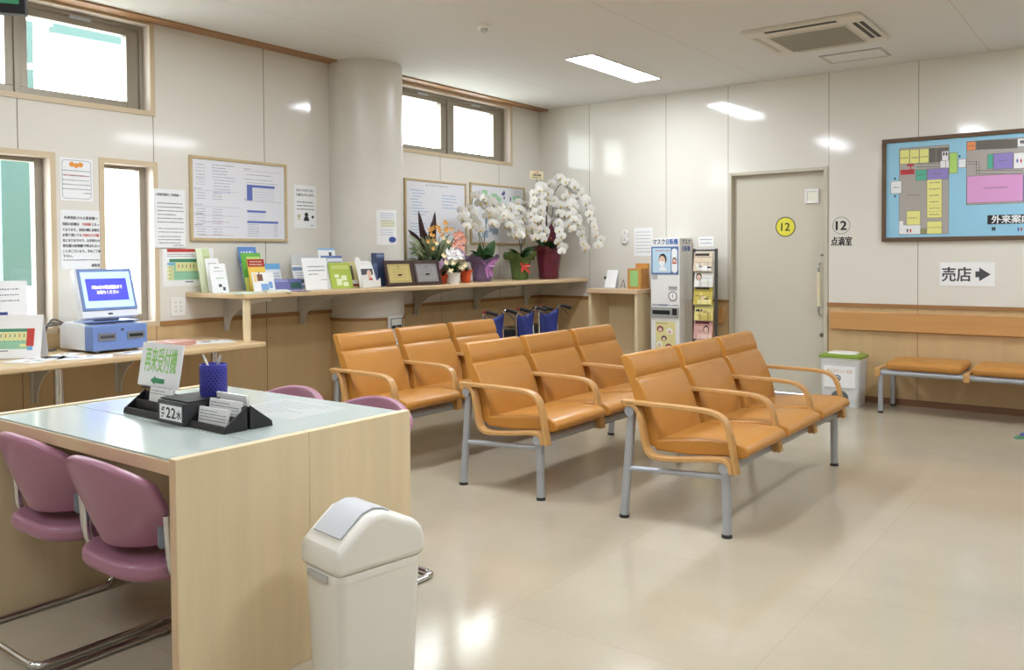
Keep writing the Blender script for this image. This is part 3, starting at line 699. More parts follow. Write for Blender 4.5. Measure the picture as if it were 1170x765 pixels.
# ================================================================== ORANGE WAITING SEATS
SP = .5617
def seat_row(loc, label):
    t = empty('seat_row', loc, 0, label, 'waiting seats', 'orange three seat rows')
    L3 = 3 * SP
    obj('rear_tube', MB().tube([(.047, -.02, .537), (.047, L3 + .02, .537)], .0255, 16), M_silver, t)
    obj('front_tube', MB().tube([(.535, -.02, .322), (.535, L3 + .02, .322)], .0255, 16), M_silver, t)
    for y in (.012, L3 - .012):
        lg = obj('leg', MB().tube([(.0, y, .016), (.047, y, .53)], .0215, 16), M_silver, t)
        obj('foot_glide', MB().lathe([(.025, 0), (.025, .012), (.014, .018)], (0, y, 0), 16), M_black, lg)
        lg = obj('leg', MB().tube([(.538, y, .016), (.535, y, .315)], .0215, 16), M_silver, t)
        obj('foot_glide', MB().lathe([(.025, 0), (.025, .012), (.014, .018)], (.538, y, 0), 16), M_black, lg)
        obj('side_rail', MB().tube([(.024, y, .248), (.535, y, .278)], .014, 12), M_silver, t)
    for i in range(4):
        y = i * SP; w = .024
        a = crom([(.0, .581), (.16, .580), (.34, .579), (.46, .573), (.525, .548), (.556, .49), (.574, .40), (.592, .300)], 5)
        obj('armrest', MB().ribbon(a, .019, y - w, y + w), M_ply, t, bevel=.003)
        s_ = crom([(.018, .566), (.062, .570), (.095, .535), (.112, .47), (.126, .39), (.150, .342), (.205, .325), (.34, .336), (.47, .354), (.530, .357), (.560, .340), (.570, .30)], 5)
        obj('plywood_bracket', MB().ribbon(s_, .021, y - w, y + w), M_ply, t, bevel=.003)
    for i in range(3):
        y0, y1 = i * SP + .028, (i + 1) * SP - .028
        pr = [(.16, .352), (.34, .350), (.52, .368), (.605, .366), (.632, .382), (.638, .402), (.622, .424), (.58, .437), (.45, .436), (.30, .420), (.20, .408), (.15, .40)]
        obj('seat_cushion', MB().prism(pr, 'y', y0, y1), M_orange, t, bevel=.020, seg=4, angle=50)
        fr = [(.180, .395), (.163, .47), (.138, .55), (.108, .62), (.084, .665), (.068, .688), (.055, .694), (.058, .706), (.050, .74), (.030, .785), (.016, .803)]
        bk = [(-.006, .808), (-.030, .800), (-.028, .78), (.006, .70), (.045, .60), (.085, .50), (.115, .42), (.125, .375), (.16, .365)]
        o = obj('backrest', MB().prism(fr + bk, 'y', y0 + .002, y1 - .002), M_orange, t, bevel=.014, seg=3, angle=55)
    return t
row = seat_row((3.394, -4.150, 0), 'orange three seat row nearest the door, frontmost of the rows')
dup(row, (2.350, -4.150, 0), 0, 'orange three seat row in the middle, between the other two rows')
dup(row, (1.275, -4.165, 0), 0, 'orange three seat row nearest the wheelchairs and flower shelf, rearmost')

# ================================================================== DESK
ZD = .735; DXL, DXR, DY0, DY1 = 2.105, 3.315, -6.52, -5.58
dk = empty('reception_desk', (DXL, DY0, 0), 0, 'pale maple desk with panel ends and glass covered top', 'desk')
w, dp = DXR - DXL, DY1 - DY0
obj('end_panel', MB().box(w - .032, w, 0, dp * .5 - .0005, 0, ZD + .004), M_lwood, dk, bevel=.002)
obj('end_panel', MB().box(w - .032, w, dp * .5 + .0005, dp, 0, ZD + .004), M_lwood, dk, bevel=.002)
obj('end_panel', MB().box(0, .030, 0, dp, 0, ZD + .004), M_lwood, dk, bevel=.002)
obj('desktop', MB().box(.031, w - .033, .004, dp - .004, ZD - .045, ZD - .008), [mat('desk top pale', (212, 206, 190), .3)], dk)
obj('edge_band', MB().box(.031, w - .033, -.001, .0035, ZD - .045, ZD - .006), M_edge, dk, bevel=.001)
obj('edge_band', MB().box(.031, w - .033, dp - .0035, dp + .001, ZD - .045, ZD - .006), M_edge, dk, bevel=.001)
M_dglass = mat('desk glass', (184, 193, 187), .13, spec=.6)
obj('glass_sheet', MB().box(.034, w - .036, .010, .288, ZD - .0078, ZD - .001), M_dglass, dk, bevel=.001)
obj('glass_sheet', MB().box(.034, w - .036, .294, dp - .01, ZD - .0078, ZD - .001), M_dglass, dk, bevel=.001)
mb = MB(); mb.box(w - .34, w - .05, .56, .90, 0, .0006); mb.box(w - .30, w - .06, .50, .54, 0, .0006)
ps = MB(); ps.box(.60, .98, .58, .86, ZD - .001, ZD - .0004, 0); 
for i in range(9): dashes(ps, .63, .95, .0, .0, 0) if False else ps.box(.63, .63 + random.uniform(.15, .3), .605 + i * .027, .612 + i * .027, ZD - .0004, ZD - .0001, 1)
obj('paper_under_glass', ps, [mat('sheet under glass', (196, 200, 196), .13), mat('faint print', (172, 178, 180), .13)], dk, smooth=False)
obj('edge_band', MB().box(w - .031, w - .001, -.0012, .0005, 0, ZD + .0035), M_edge, dk)
obj('modesty_panel', MB().box(.031, w - .033, dp * .5 - .01, dp * .5 + .01, .56, ZD - .046), M_lwood, dk)

# black organiser on the desk
og = empty('card_organizer', (2.47, -6.12, ZD), R(-1.5), 'black desk organiser with stepped card trays', 'organizer')
M_org = mat('organiser black', (34, 34, 36), .4)
def tray(x0, x1, sgn, n=2):
    mb = MB(); pr = [(0, 0), (sgn * -.088, 0), (sgn * -.084, .018), (0, .080)]
    mb.prism(pr, 'x', x0, x0 + .004); mb.prism(pr, 'x', x1 - .004, x1)
    for k in range(3):
        y = sgn * (-.086 + k * .038); h = .022 + k * .026
        mb.prism([(y, 0), (y + sgn * .004, 0), (y + sgn * .010, h), (y + sgn * .006, h)], 'x', x0 + .004, x1 - .004)
    mb.box(x0 + .004, x1 - .004, min(sgn * -.086, 0), max(sgn * -.086, 0), 0, .003)
    return mb
og_l = obj('card_tray', tray(.0, .255, 1), M_org, og); og_r = obj('card_tray', tray(.432, .642, 1), M_org, og)
for c, (xa, xb) in ((1, (.0, .30)), (2, (.34, .642))): obj('card_tray', tray(xa, xb, -1), M_org, og, loc=(0, .012, 0))
obj('top_plate', MB().box(.255, .432, -.085, .09, .0795, .083), M_org, og)
obj('centre_block', MB().box(.30, .34, .002, .09, 0, .0795), M_org, og)
dc = empty('perpetual_calendar', (2.47 + .258, -6.212, ZD), R(-1.5), 'black date block reading 22 in the desk organiser', 'calendar')
obj('case', MB().box(0, .170, -.012, .085, 0, .078), mat('calendar case', (52, 52, 54), .45), dc, bevel=.002)
mb = MB(); a, b_ = .018, .150
mb.box(.006, .164, -.016, -.012, .066, .073); mb.box(.006, .164, -.016, -.012, .005, .012); mb.box(.006, .013, -.016, -.012, .012, .066); mb.box(.157, .164, -.016, -.012, .012, .066)
obj('bezel', mb, M_dkgrey, dc, bevel=.001)
mb = MB(); mb.box(.014, .156, -.0135, -.012, .013, .065, 0)
text_mb('2', .050, .070, .039, -.0135, bold=.0010, mb=mb, m=1, xs=1.15); text_mb('2', .050, .102, .039, -.0135, bold=.0010, mb=mb, m=1, xs=1.15); text_mb('水', .032, .136, .036, -.0135, bold=.0005, mb=mb, m=1); text_mb('に', .020, .038, .050, -.0135, mb=mb, m=1)
for q in range(6): mb.box(.026 + .008 * (q % 2), .034 + .006 * (q % 3), -.0142, -.0135, .020 + q * .006, .024 + q * .006, 1)
obj('date_card', mb, [M_paper, M_ink], dc, smooth=False)
def card(name, label, x, y, z, w, h, tilt, lines, rz=0, group='white cards in the desk organiser'):
    mb = MB(); mb.box(-w / 2, w / 2, 0, .008, 0, h)
    o = obj(name, mb, M_cardw, None, smooth=False, loc=(x, y, z), rot=(R(tilt), 0, rz)); tag(o, label, 'card stack', group)
    mb = MB()
    for i in range(lines): dashes(mb, -w / 2 + .008, w / 2 * (.3 if i == 0 else .9), h - .012 - i * .010, .005, 0, seed=i + int(x * 100))
    obj('print', mb, M_greyink, o, smooth=False)
    return o
card('card_stack', 'white printed cards in the rear slot of the tray right of the date block', 2.47 + .530, -6.152, ZD + .010, .175, .080, -8, 4)
card('card_stack', 'white printed cards in the front slot of the tray right of the date block', 2.47 + .525, -6.190, ZD + .006, .165, .062, -8, 4)
card('card_stack', 'white printed cards in the tray left of the date block', 2.47 + .14, -6.150, ZD + .010, .15, .085, -8, 2)
card('card_stack', 'white cards standing in the far side tray beyond the pen cup', 2.47 + .50, -6.085, ZD + .010, .17, .092, 8, 0)
# sign on the organiser
sg = empty('reception_sign', (2.53, -6.108, ZD + .0835), R(1), 'white stand sign with green letters and left arrow on the desk', 'sign')
mb = MB(); mb.box(-.132, .132, -.002, .002, .0045, .166); bd = obj('board', mb, M_clear, sg, rot=(R(-10), 0, 0), smooth=False)
mb = MB(); text_mb('再来受付機', .098, 0, .104, -.002, width=.205, bold=.0008, mb=mb, m=0)
mb.prism([(-.05, .026), (-.02, .044), (-.02, .037), (.04, .035), (.04, .018), (-.02, .018), (-.02, .012)], 'y', -.0026, -.002, 1)
obj('lettering', mb, [mat('lime letter', (150, 206, 110), .6), mat('green arrow', (66, 150, 104), .6)], bd, smooth=False)
obj('stand_foot', MB().box(-.08, .08, -.02, .03, .0003, .004), M_org, sg)
# pen cup and pens
pc = empty('pen_cup', (2.835, -6.075, ZD + .083), 0, 'blue perforated plastic pen cup on the desk organiser', 'pen cup')
M_cup = mat('ultramarine plastic', (62, 60, 160), .45)
mb = MB(); mb.lathe([(.043, 0), (.0465, .006), (.0465, .108), (.044, .110), (.043, .106), (.043, .006), (.0, .005)], n=32); obj('cup', mb, M_cup, pc)
mb = MB()
for r_ in range(9):
    for k in range(20):
        a = 2 * math.pi * (k + .5 * (r_ % 2)) / 20; u = Vector((-math.sin(a), math.cos(a), 0)); mb.disc((.0464 * math.cos(a), .0464 * math.sin(a), .018 + r_ * .009), u, (0, 0, 1), .0030, 8, .0006)
tag(obj('perforation', mb, mat('hole dark blue', (20, 18, 70), .7), pc), kind='stuff')
for i, (dx, dy, c, lb) in enumerate(((-.045, -.012, (226, 220, 196), 'cream pen leaning left in the blue pen cup'), (.030, .012, (206, 204, 206), 'grey white pen leaning right in the blue pen cup'), (.046, -.006, (176, 170, 176), 'grey pen leaning furthest right in the blue pen cup'))):
    b0 = Vector((2.835 - dx * .45, -6.075 - dy, ZD + .091)); t0 = Vector((2.835 + dx * 1.0, -6.075 + dy, ZD + .083 + .142)); d_ = (t0 - b0)
    pn = empty('pen', b0, 0, lb, 'pen', 'pens in the blue cup')
    obj('barrel', MB().tube([(0, 0, 0), d_ * .86], .0045, 10), flat(c), pn); obj('tip', MB().tube([d_ * .86, d_], [.0046, .002], 10), flat((190, 188, 184)), pn)

# ================================================================== PINK CANTILEVER CHAIRS
def pink_chair(loc, rz, label):
    t = empty('cantilever_chair', loc, rz, label, 'chair', 'mauve chairs at the desk')
    # seat pad (local +y is the front)
    pts = []
    for k in range(40):
        a = 2 * math.pi * k / 40; c, s_ = math.cos(a), math.sin(a)
        pts.append((.225 * math.copysign(abs(c) ** .62, c), -.005 + .225 * math.copysign(abs(s_) ** .62, s_)))
    obj('seat', MB().prism(pts, 'z', .362, .415), M_pink, t, bevel=.020, seg=4, angle=60)
    # curved back shell
    mb = MB(); nu, nv = 17, 11; vs = []; fs = []
    for j in range(nv):
        v = j / (nv - 1)
        for i in range(nu):
            u = -1 + 2 * i / (nu - 1); au = abs(u)
            hw = .170 + .068 * min(1, v * 1.7) if v < .6 else .238
            top = .275 - .055 * au ** 2.2; x = u * hw * (1 - .05 * (v > .95))
            z = .445 + v * top + .015 * au * au * (1 - v)
            y = -.215 - .055 * v + .115 * au ** 2.0 * (1 - .35 * v) + .03 * (1 - v) ** 2
            vs.append((x, y, z))
    for j in range(nv - 1):
        for i in range(nu - 1): a = j * nu + i; fs.append((a, a + 1, a + nu + 1, a + nu))
    mb.add(vs, fs); o = obj('backrest', mb, M_pink, t, angle=80)
    so = o.modifiers.new('thick', 'SOLIDIFY'); so.thickness = .034; so.offset = 0
    bv = o.modifiers.new('round', 'BEVEL'); bv.width = .012; bv.segments = 3; bv.limit_method = 'ANGLE'; bv.angle_limit = R(50)
    ss = o.modifiers.new('sub', 'SUBSURF'); ss.levels = 1; ss.render_levels = 1
    for s_ in (-1, 1):
        obj('arm_pad', MB().prism(rrect(-.027, .027, .455, .555, .014), 'x', -.008, .008), M_padgrey, t, bevel=.005, loc=(s_ * .203, -.132, 0), rot=(0, 0, R(s_ * -42)))
    x = .240
    path = [(-x, -.155, .565), (-x, -.15, .48), (-x, -.14, .40), (-x, -.105, .358), (-x, -.03, .348), (-x, .12, .348), (-x, .175, .338), (-x, .20, .31), (-x, .205, .10), (-x, .20, .045), (-x, .17, .0165), (-x, .10, .013), (-x, -.26, .013), (-x + .012, -.295, .013), (-x + .05, -.31, .013), (0, -.31, .013)]
    full = path + [(-p[0], p[1], p[2]) for p in path[-2::-1]]
    obj('frame', MB().tube(crom(full, 4), .0125, 12), M_chrome, t)
    obj('seat_support', MB().tube([(-x, .0, .351), (x, .0, .351)], .011, 10), M_chrome, t)
    return t
ch = pink_chair((2.44, -6.315, 0), 0, 'mauve cantilever chair at the near side of the desk, left one')
dup(ch, (2.995, -6.345, 0), 0, 'mauve cantilever chair at the near side of the desk, beside the bin end panel')
dup(ch, (2.405, -5.60, 0), R(180), 'mauve chair on the far side of the desk, behind the pen cup')
dup(ch, (2.92, -5.60, 0), R(180), 'mauve chair on the far side of the desk, right one before the orange seats')

# ================================================================== CREAM SWING BIN
wb = empty('waste_bin', (3.60, -6.085, 0), R(-9), 'cream swing lid waste bin in front of the desk end panel', 'bin')
mb = MB(); taper(mb, .086, .136, .097, .151, 0, .392, .035); obj('body', mb, M_cream, wb, bevel=.003)
mb = MB(); taper(mb, .0985, .1525, .0995, .1535, .378, .40, .036); obj('liner_bag', mb, mat('white liner bag', (236, 232, 222), .3, bump=(30, .8)), wb)
pr = [(-.158, .398), (.158, .398), (.158, .45), (.150, .487), (.120, .512), (.06, .535), (.02, .556), (-.015, .562), (-.05, .553), (-.10, .515), (-.146, .475), (-.158, .455)]
mb = MB(); mb.prism(pr, 'x', -.105, .105); obj('lid', mb, M_cream, wb, bevel=.022, seg=5, angle=50)
mb = MB(); fp = [(-.125, .4985), (-.10, .520), (-.05, .5585), (-.015, .567), (.02, .561), (.045, .5465)]
mb.ribbon([(a, c) for a, c in fp], .006, -.072, .072); o = obj('swing_flap', mb, M_flap, wb, bevel=.002, rot=(0, 0, R(90)))
o.rotation_euler = (0, 0, R(90))
mb = MB(); mb.prism(rrect(-.05, .05, -.018, .0, .008), 'z', .380, .396); obj('rim_clip', mb, mat('clip grey', (186, 184, 178), .4), wb, loc=(0, -.148, 0))

# ================================================================== LEFT WALL COUNTERS
ZS = 1.06; SX = .66
sh = empty('wall_shelf', (0, 0, 0), 0, 'long maple wall shelf carrying leaflets and flower pots', 'shelf')
pts = [(.006, -.03), (SX - .02, -.03), (SX, -.05), (SX, -4.33), (SX - .015, -4.36), (SX - .05, -4.375), (.006, -4.40)]
# notch the board round the column
arcp = []
a0 = math.acos((.006 - CX) / (CR + .013))
for k in range(25):
    a = -a0 + 2 * a0 * k / 24; arcp.append((CX + (CR + .013) * math.cos(a), CYC + (CR + .013) * math.sin(a)))
obj('shelf_board', MB().prism(pts + arcp, 'z', ZS - .035, ZS), M_shelf, sh, bevel=.008, seg=3)
for y in (-4.07, -3.37, -2.04, -1.166, -.308):
    mb = MB(); zb = .765
    arcq = [(.05 + .45 * (1 - math.cos(R(a))) , zb + .02 + .225 * math.sin(R(a))) for a in range(0, 91, 10)]
    mb.prism([(.012, zb), (.045, zb)] + [(.045 + (.55 - .045) * (1 - math.cos(R(a))), zb + .02 + (.995 - zb - .02) * math.sin(R(a))) for a in range(0, 91, 10)] + [(.55, ZS - .036), (.012, ZS - .036)], 'y', y - .004, y + .004)
    mb.box(.012, .016, y - .022, y + .022, zb, ZS - .037); mb.box(.016, .55, y - .02, y + .02, ZS - .040, ZS - .036)
    obj('shelf_bracket', mb, mat('bracket grey white', (212, 208, 199), .4), sh)
obj('post', MB().tube([(.61, -4.325, .7405), (.61, -4.325, ZS - .036)], .026, 18), M_lwood, sh)
ct = empty('wall_counter', (0, 0, 0), 0, 'low maple counter under the tall windows carrying the blue terminal', 'counter')
ZK = .74; KX = .78
obj('counter_board', MB().prism([(.013, -8.5), (KX, -8.5), (KX, -4.31), (KX - .03, -4.275), (.013, -4.27)], 'z', ZK - .032, ZK), M_shelf, ct, bevel=.009, seg=3)
for y in (-5.60, -4.62, -7.2): obj('counter_leg', MB().tube([(.68, y, 0), (.68, y, ZK - .033)], .027, 16), M_chrome, ct)
for y in (-5.43, -4.9, -6.6):
    mb = MB(); zb = .42
    mb.prism([(.003, zb), (.04, zb)] + [(.045 + .5 * (1 - math.cos(R(a))), zb + .02 + .265 * math.sin(R(a))) for a in range(0, 91, 10)] + [(.545, ZK - .033), (.003, ZK - .033)], 'y', y - .004, y + .004); mb.box(.001, .006, y - .022, y + .022, zb, ZK - .034)
    obj('counter_bracket', mb, MATS['bracket grey white'], ct)

# blue terminal
tm = empty('reception_terminal', (.0, -5.155, ZK), 0, 'blue and white touch screen terminal on the low counter', 'terminal')
M_tblue = mat('terminal blue', (112, 138, 194), .4); M_tw = mat('terminal white', (226, 228, 232), .4)
obj('base_front', MB().box(.42, .52, -.17, .17, .015, .165), M_tblue, tm, bevel=.006)
obj('base_body', MB().prism([(.11, .015), (.419, .015), (.419, .166), (.36, .178), (.17, .178), (.11, .15)], 'y', -.168, .168), [M_tw], tm, bevel=.006)
obj('base_cover', MB().box(.25, .43, -.15, .168, .178, .183), M_tblue, tm, bevel=.002)
for y in (-.12, .12):
    for x in (.16, .47): obj('foot', MB().tube([(x, y, 0), (x, y, .016)], .012, 10), M_silver, tm)
for y in (-.085, .095):
    sl = MB(); sl.box(.519, .524, y - .055, y + .055, .075, .12, 0); sl.box(.5235, .5255, y - .043, y + .043, .088, .106, 1); obj('card_slot', sl, [mat('slot grey', (120, 122, 130), .4), M_black if y > 0 else M_dkgrey], tm)
obj('lock', MB().disc((.52, .01, .135), (0, 1, 0), (0, 0, 1), .008, 14, .004), M_dkgrey, tm)
obj('neck', MB().box(.30, .36, -.08, .08, .182, .23), M_tw, tm, bevel=.004)
scn = empty('screen_head', (.415, 0, .205), 0); scn.parent = tm; scn.rotation_euler = (0, R(-18), 0)
def part(name, mb, m, **k): return obj(name, mb, m, scn, **k)
part('screen_housing', MB().box(-.05, .0, -.178, .178, .0, .312), M_tw, bevel=.008)
part('bezel', MB().box(0, .006, -.166, .176, .045, .308), mat('bezel blue grey', (110, 134, 180), .4), bevel=.003)
mb = MB(); mb.box(.0062, .0072, -.148, .158, .062, .288); mb.box(.0074, .0080, -.125, .130, .105, .245, 1)
part('display', mb, [mat('display pale', (170, 205, 240), .3, emit=(178, 210, 245), es=.75), mat('display blue', (72, 74, 205), .3, emit=(72, 74, 205), es=.75)], smooth=False)
mb = MB(); text_mb('7時30分の受付開始まで', .026, 0, .012, 0, width=.19, mb=mb, bold=.0006); text_mb('お待ちください', .026, 0, -.02, 0, width=.135, mb=mb, bold=.0006)
part('display_lettering', mb, mat('screen white', (245, 240, 250), .4, emit=(250, 240, 250), es=.9), smooth=False, loc=(.0082, .002, .178), rot=(0, 0, RZL))
part('sensor_window', MB().box(.0, .0015, -.016, .012, .018, .028), M_black)
cbm = MB()
for i in range(3): cbm.tube(crom([(.13, -5.30 - .02 * i, ZK + .16), (.10, -5.36 - .02 * i, ZK + .19 - .02 * i), (.08, -5.40 - .012 * i, ZK + .1), (.10, -5.395 - .01 * i, ZK + .012), (.16, -5.37, ZK + .012)], 6), .007, 8)
tag(obj('cable', cbm, mat('grey cable', (112, 104, 98), .5)), 'bundle of grey cables hanging behind the blue terminal', 'cable')

# tent card with green table, left of the terminal
def table_print(mb, x0, x1, z0, z1, y):
    """red heading, green band, cream grid. materials: 0 white 1 red 2 dark green 3 mint 4 cream 5 ink 6 sky"""
    w, h = x1 - x0, z1 - z0; Xf = lambda a: x0 + w * a; Zf = lambda a: z0 + h * a
    mb.box(Xf(.06), Xf(.86), y - .0005, y, Zf(.89), Zf(.98), 1)
    for i in range(2): dashes(mb, Xf(.06), Xf(.9), Zf(.83 - i * .055), h * .03, y, 5, seed=i)
    mb.box(Xf(.10), Xf(.95), y - .0004, y, Zf(.12), Zf(.60), 3); mb.box(Xf(.10), Xf(.93), y - .0006, y, Zf(.61), Zf(.70), 2)
    mb.box(Xf(.22), Xf(.86), y - .0006, y, Zf(.36), Zf(.60), 4); mb.box(Xf(.06), Xf(.20), y - .0006, y, Zf(.53), Zf(.60), 6)
    for i in range(4): mb.box(Xf(.06), Xf(.18), y - .0006, y, Zf(.13 + i * .1), Zf(.21 + i * .1), 4); dashes(mb, Xf(.09), Xf(.16), Zf(.17 + i * .1), h * .03, y - .0006, 5, seed=i)
    for i in range(8): mb.box(Xf(.245 + i * .075), Xf(.25 + i * .075), y - .0009, y, Zf(.37), Zf(.59), 3); mb.box(Xf(.27 + i * .075), Xf(.285 + i * .075), y - .0009, y, Zf(.45), Zf(.55), 5 if i % 3 else 1); mb.box(Xf(.26 + i * .075), Xf(.28 + i * .075), y - .0009, y, Zf(.33), Zf(.35), 5)
    mb.box(Xf(.74), Xf(.9), y - .0006, y, Zf(.18), Zf(.26), 4); mb.box(Xf(.40), Xf(.56), y - .0006, y, Zf(.05), Zf(.08), 5)
PT = [M_paper, mat('print red', (196, 66, 54), .6), mat('print green', (72, 142, 104), .6), mat('print mint', (150, 200, 166), .6), mat('print cream', (228, 226, 160), .6), M_greyink, mat('print sky', (120, 176, 216), .6)]
tc_ = empty('tent_card', (.30, -5.67, ZK), R(45), 'tented card with red heading and green table on the low counter at left', 'tent card')
mb = MB(); mb.prism([(-.06, .003), (-.057, .003), (.0, .245), (-.003, .245)], 'x', -.21, .165); mb.prism([(.06, .003), (.057, .003), (-.003, .245), (.0, .245)], 'x', -.21, .165); obj('card', mb, M_paper, tc_, smooth=False)
mb = MB(); table_print(mb, -.19, .135, .03, .23, 0); mb.box(.085, .125, -.0012, 0, .07, .17, 1); mb.box(.092, .12, -.0012, 0, .045, .068, 6)
obj('print', mb, PT, tc_, smooth=False, loc=(0, -.060, .003), rot=(R(-13.4), 0, 0))
# papers lying on the counter
def flat_paper(name, label, c, rz, w, l, cols, z, cat='leaflet', grp='papers lying on the low counter', t=.003):
    mb = MB(); mb.box(-w / 2, w / 2, -l / 2, l / 2, 0, t, 0)
    rnd = random.Random(len(label))
    for i in range(5):
        a = rnd.uniform(-.4, .2) * w; b_ = rnd.uniform(-.42, .3) * l; mb.box(a, a + w * rnd.uniform(.1, .22), b_, b_ + l * rnd.uniform(.08, .16), t, t + .0005, 1 + i % (len(cols) - 1))
    o = obj(name, mb, [flat(c_) for c_ in cols], None, smooth=False, loc=(c[0], c[1], z), rot=(0, 0, rz)); return tag(o, label, cat, grp)
G1 = (232, 232, 230)
flat_paper('leaflet', 'leaflet with dark pictures lying on the counter before the tent card', (.52, -5.64), R(20), .21, .30, [G1, (96, 100, 130), (190, 120, 110), (150, 190, 170)], ZK)
flat_paper('leaflet', 'leaflet with blue print lying left of the terminal', (.62, -5.42), R(-30), .20, .28, [G1, (110, 120, 170), (160, 160, 190)], ZK)
flat_paper('leaflet', 'white leaflet with brown pictures tucked behind the terminal cables', (.42, -5.46), R(30), .12, .26, [G1, (150, 110, 90), (190, 170, 150)], ZK)
flat_paper('leaflet', 'white leaflet lying in front of the terminal base', (.62, -5.08), R(10), .14, .30, [G1, (150, 156, 176), (190, 190, 200)], ZK)
flat_paper('booklet', 'pink booklet stack lying right of the terminal', (.46, -4.79), R(25), .20, .25, [(206, 158, 146), (226, 200, 190), (236, 232, 228)], ZK, 'booklet', t=.03)
flat_paper('leaflet', 'pale leaflet lying open behind the pink booklets', (.22, -4.72), R(60), .20, .28, [G1, (206, 190, 150), (180, 196, 170)], ZK)
flat_paper('newspaper', 'folded newsprint leaflet near the shelf post', (.45, -4.52), R(-20), .22, .32, [(214, 212, 208), (120, 120, 140), (150, 110, 110)], ZK, 'newspaper')

# ================================================================== LEFT WALL PAPERS AND BOARDS
def lines(mb, w, h, n, z0, dz, lh, y=-.002, m=0, x0=-.44, x1=.44, seed=0):
    for i in range(n): dashes(mb, w * x0, w * (x1 if i % 4 != 3 else x1 * .4), z0 - i * dz, lh, y, m, seed=seed + i)
s = sheet('notice', 'white notice with orange emblem and rounded outline between the tall windows', 'notice', -5.146, 1.806, .205, .27, 'left', M_clear)
mb = MB(); o_ = rrect(-.092, .092, -.122, .122, .02); i_ = rrect(-.0895, .0895, -.1195, .1195, .018)
n = len(o_); mb.add([(p[0], -.0026, p[1]) for p in o_] + [(p[0], -.0026, p[1]) for p in i_], [(k, (k + 1) % n, (k + 1) % n + n, k + n) for k in range(n)], 0)
lines(mb, .2, .27, 2, .055, .03, .009, m=0, x1=.42); dashes(mb, -.08, .085, .025, .011, -.002, 1, seed=2); lines(mb, .2, .27, 3, -.005, .028, .009, m=0, x1=.42, seed=3); dashes(mb, .04, .085, -.085, .01, -.002, 0)
for k in range(3): mb.disc((-.03 + .028 * k, -.002, .095 - .006 * (k == 1)), (1, 0, 0), (0, 0, 1), .016, 16, .0008, 2)
obj('print', mb, [M_greyink, M_redink, mat('orange print', (226, 150, 60), .6)], s, smooth=False)
s = sheet('notice', 'white notice of large black lines between the tall windows, the lower one', 'notice', -5.123, 1.425, .262, .375, 'left', M_clear, corner=.012)
mb = MB(); lh = .0215
def tl(t_, z, w, m=0, x=-.118, sz=.021): text_mb(t_, sz, x, z, -.002, width=w, bold=.0007, align='LEFT', mb=mb, m=m)
tl('外来受診される患者様へ', .138, .215, x=-.108)
tl('当院の診療は', .098, .105); tl('予約制', .098, .055, 1, x=.005); tl('となっ', .098, .045, x=.068)
tl('ております。次回の際に診察を', .062, .235); tl('お取り頂いても', .028, .12); tl('予約の方が優', .028, .105, 1, x=.008); tl('先となりますので、お手持ちの', -.006, .235)
tl('受付票の診察順で呼ばれない', -.040, .235); tl('ことがございます。予めご了承', -.074, .24); tl('下さい。', -.105, .06); dashes(mb, -.115, .12, -.13, .010, -.002); tl('病院長', -.165, .055, x=.062)
obj('lettering', mb, [M_ink, M_redink], s, smooth=False)
s = sheet('notice', 'curled clear covered notice at the right edge of the tall window', 'notice', -4.512, 1.578, .240, .405, 'left', M_clear, off=.010)
mb = MB(); text_mb('入院患者様のご家族様へ', .02, -.01, .165, -.002, width=.19, bold=.0005, mb=mb); lines(mb, .24, .4, 6, .105, .026, .010, x0=-.38, seed=5); lines(mb, .24, .4, 2, -.07, .024, .008, x0=-.36, seed=12); lines(mb, .24, .4, 3, -.125, .022, .009, x0=-.36, x1=.34, seed=20); dashes(mb, .03, .10, -.185, .01, -.002)
obj('print', mb, M_ink, s, smooth=False)
s = sheet('poster', 'wall poster with red heading and green table above the counter socket', 'poster', -4.365, 1.238, .40, .27, 'left', M_paper)
mb = MB(); table_print(mb, -.19, .21, -.12, .135, -.002); obj('print', mb, PT, s, smooth=False)
s = sheet('notice', 'white notice with small figures drawing right of the large framed board', 'notice', -3.313, 1.712, .226, .345, 'left', M_clear)
mb = MB(); text_mb('セカンドオピニオン', .024, 0, .13, -.002, width=.185, bold=.0006, mb=mb); text_mb('に協力いたします。', .024, -.0, .095, -.002, width=.185, bold=.0006, mb=mb); lines(mb, .22, .34, 3, .035, .028, .012, x0=-.38, x1=.40, seed=8)
mb.disc((.01, -.002, -.065), (1, 0, 0), (0, 0, 1), .018, 16, .0008); mb.prism([(-.02, -.115), (.04, -.115), (.028, -.082), (-.008, -.082)], 'y', -.0028, -.002)
mb.disc((.075, -.002, -.082), (1, 0, 0), (0, 0, 1), .012, 12, .0008); mb.disc((-.065, -.002, -.078), (1, 0, 0), (0, 0, 1), .016, 12, .0008, 1); mb.box(-.075, -.055, -.0028, -.002, -.108, -.095, 1); dashes(mb, .055, .09, -.15, .01, -.002)
obj('print', mb, [M_ink, mat('pale olive print', (190, 190, 140), .6)], s, smooth=False)
so = empty('wall_socket', (0, -4.457, .962), RZL, 'white double wall socket plate between counter and shelf', 'socket')
obj('plate', MB().prism(rrect(-.056, .056, -.066, .066, .008), 'y', -.008, 0), M_white, so, bevel=.002)
mb = MB()
for x in (-.02, .02):
    for z in (-.03, .0, .03): mb.box(x - .006, x - .004, -.009, -.0078, z - .008, z + .008); mb.box(x + .004, x + .006, -.009, -.0078, z - .008, z + .008)
obj('outlet_slots', mb, mat('slot beige grey', (150, 146, 136), .5), so, smooth=False)
s = sheet('notice', 'white notice taped low inside the leftmost tall window', 'notice', -5.60, 1.06, .36, .22, 'left', M_paper, off=-.09)
mb = MB(); lines(mb, .3, .2, 3, .06, .035, .012, seed=31); obj('print', mb, M_greyink, s, smooth=False)
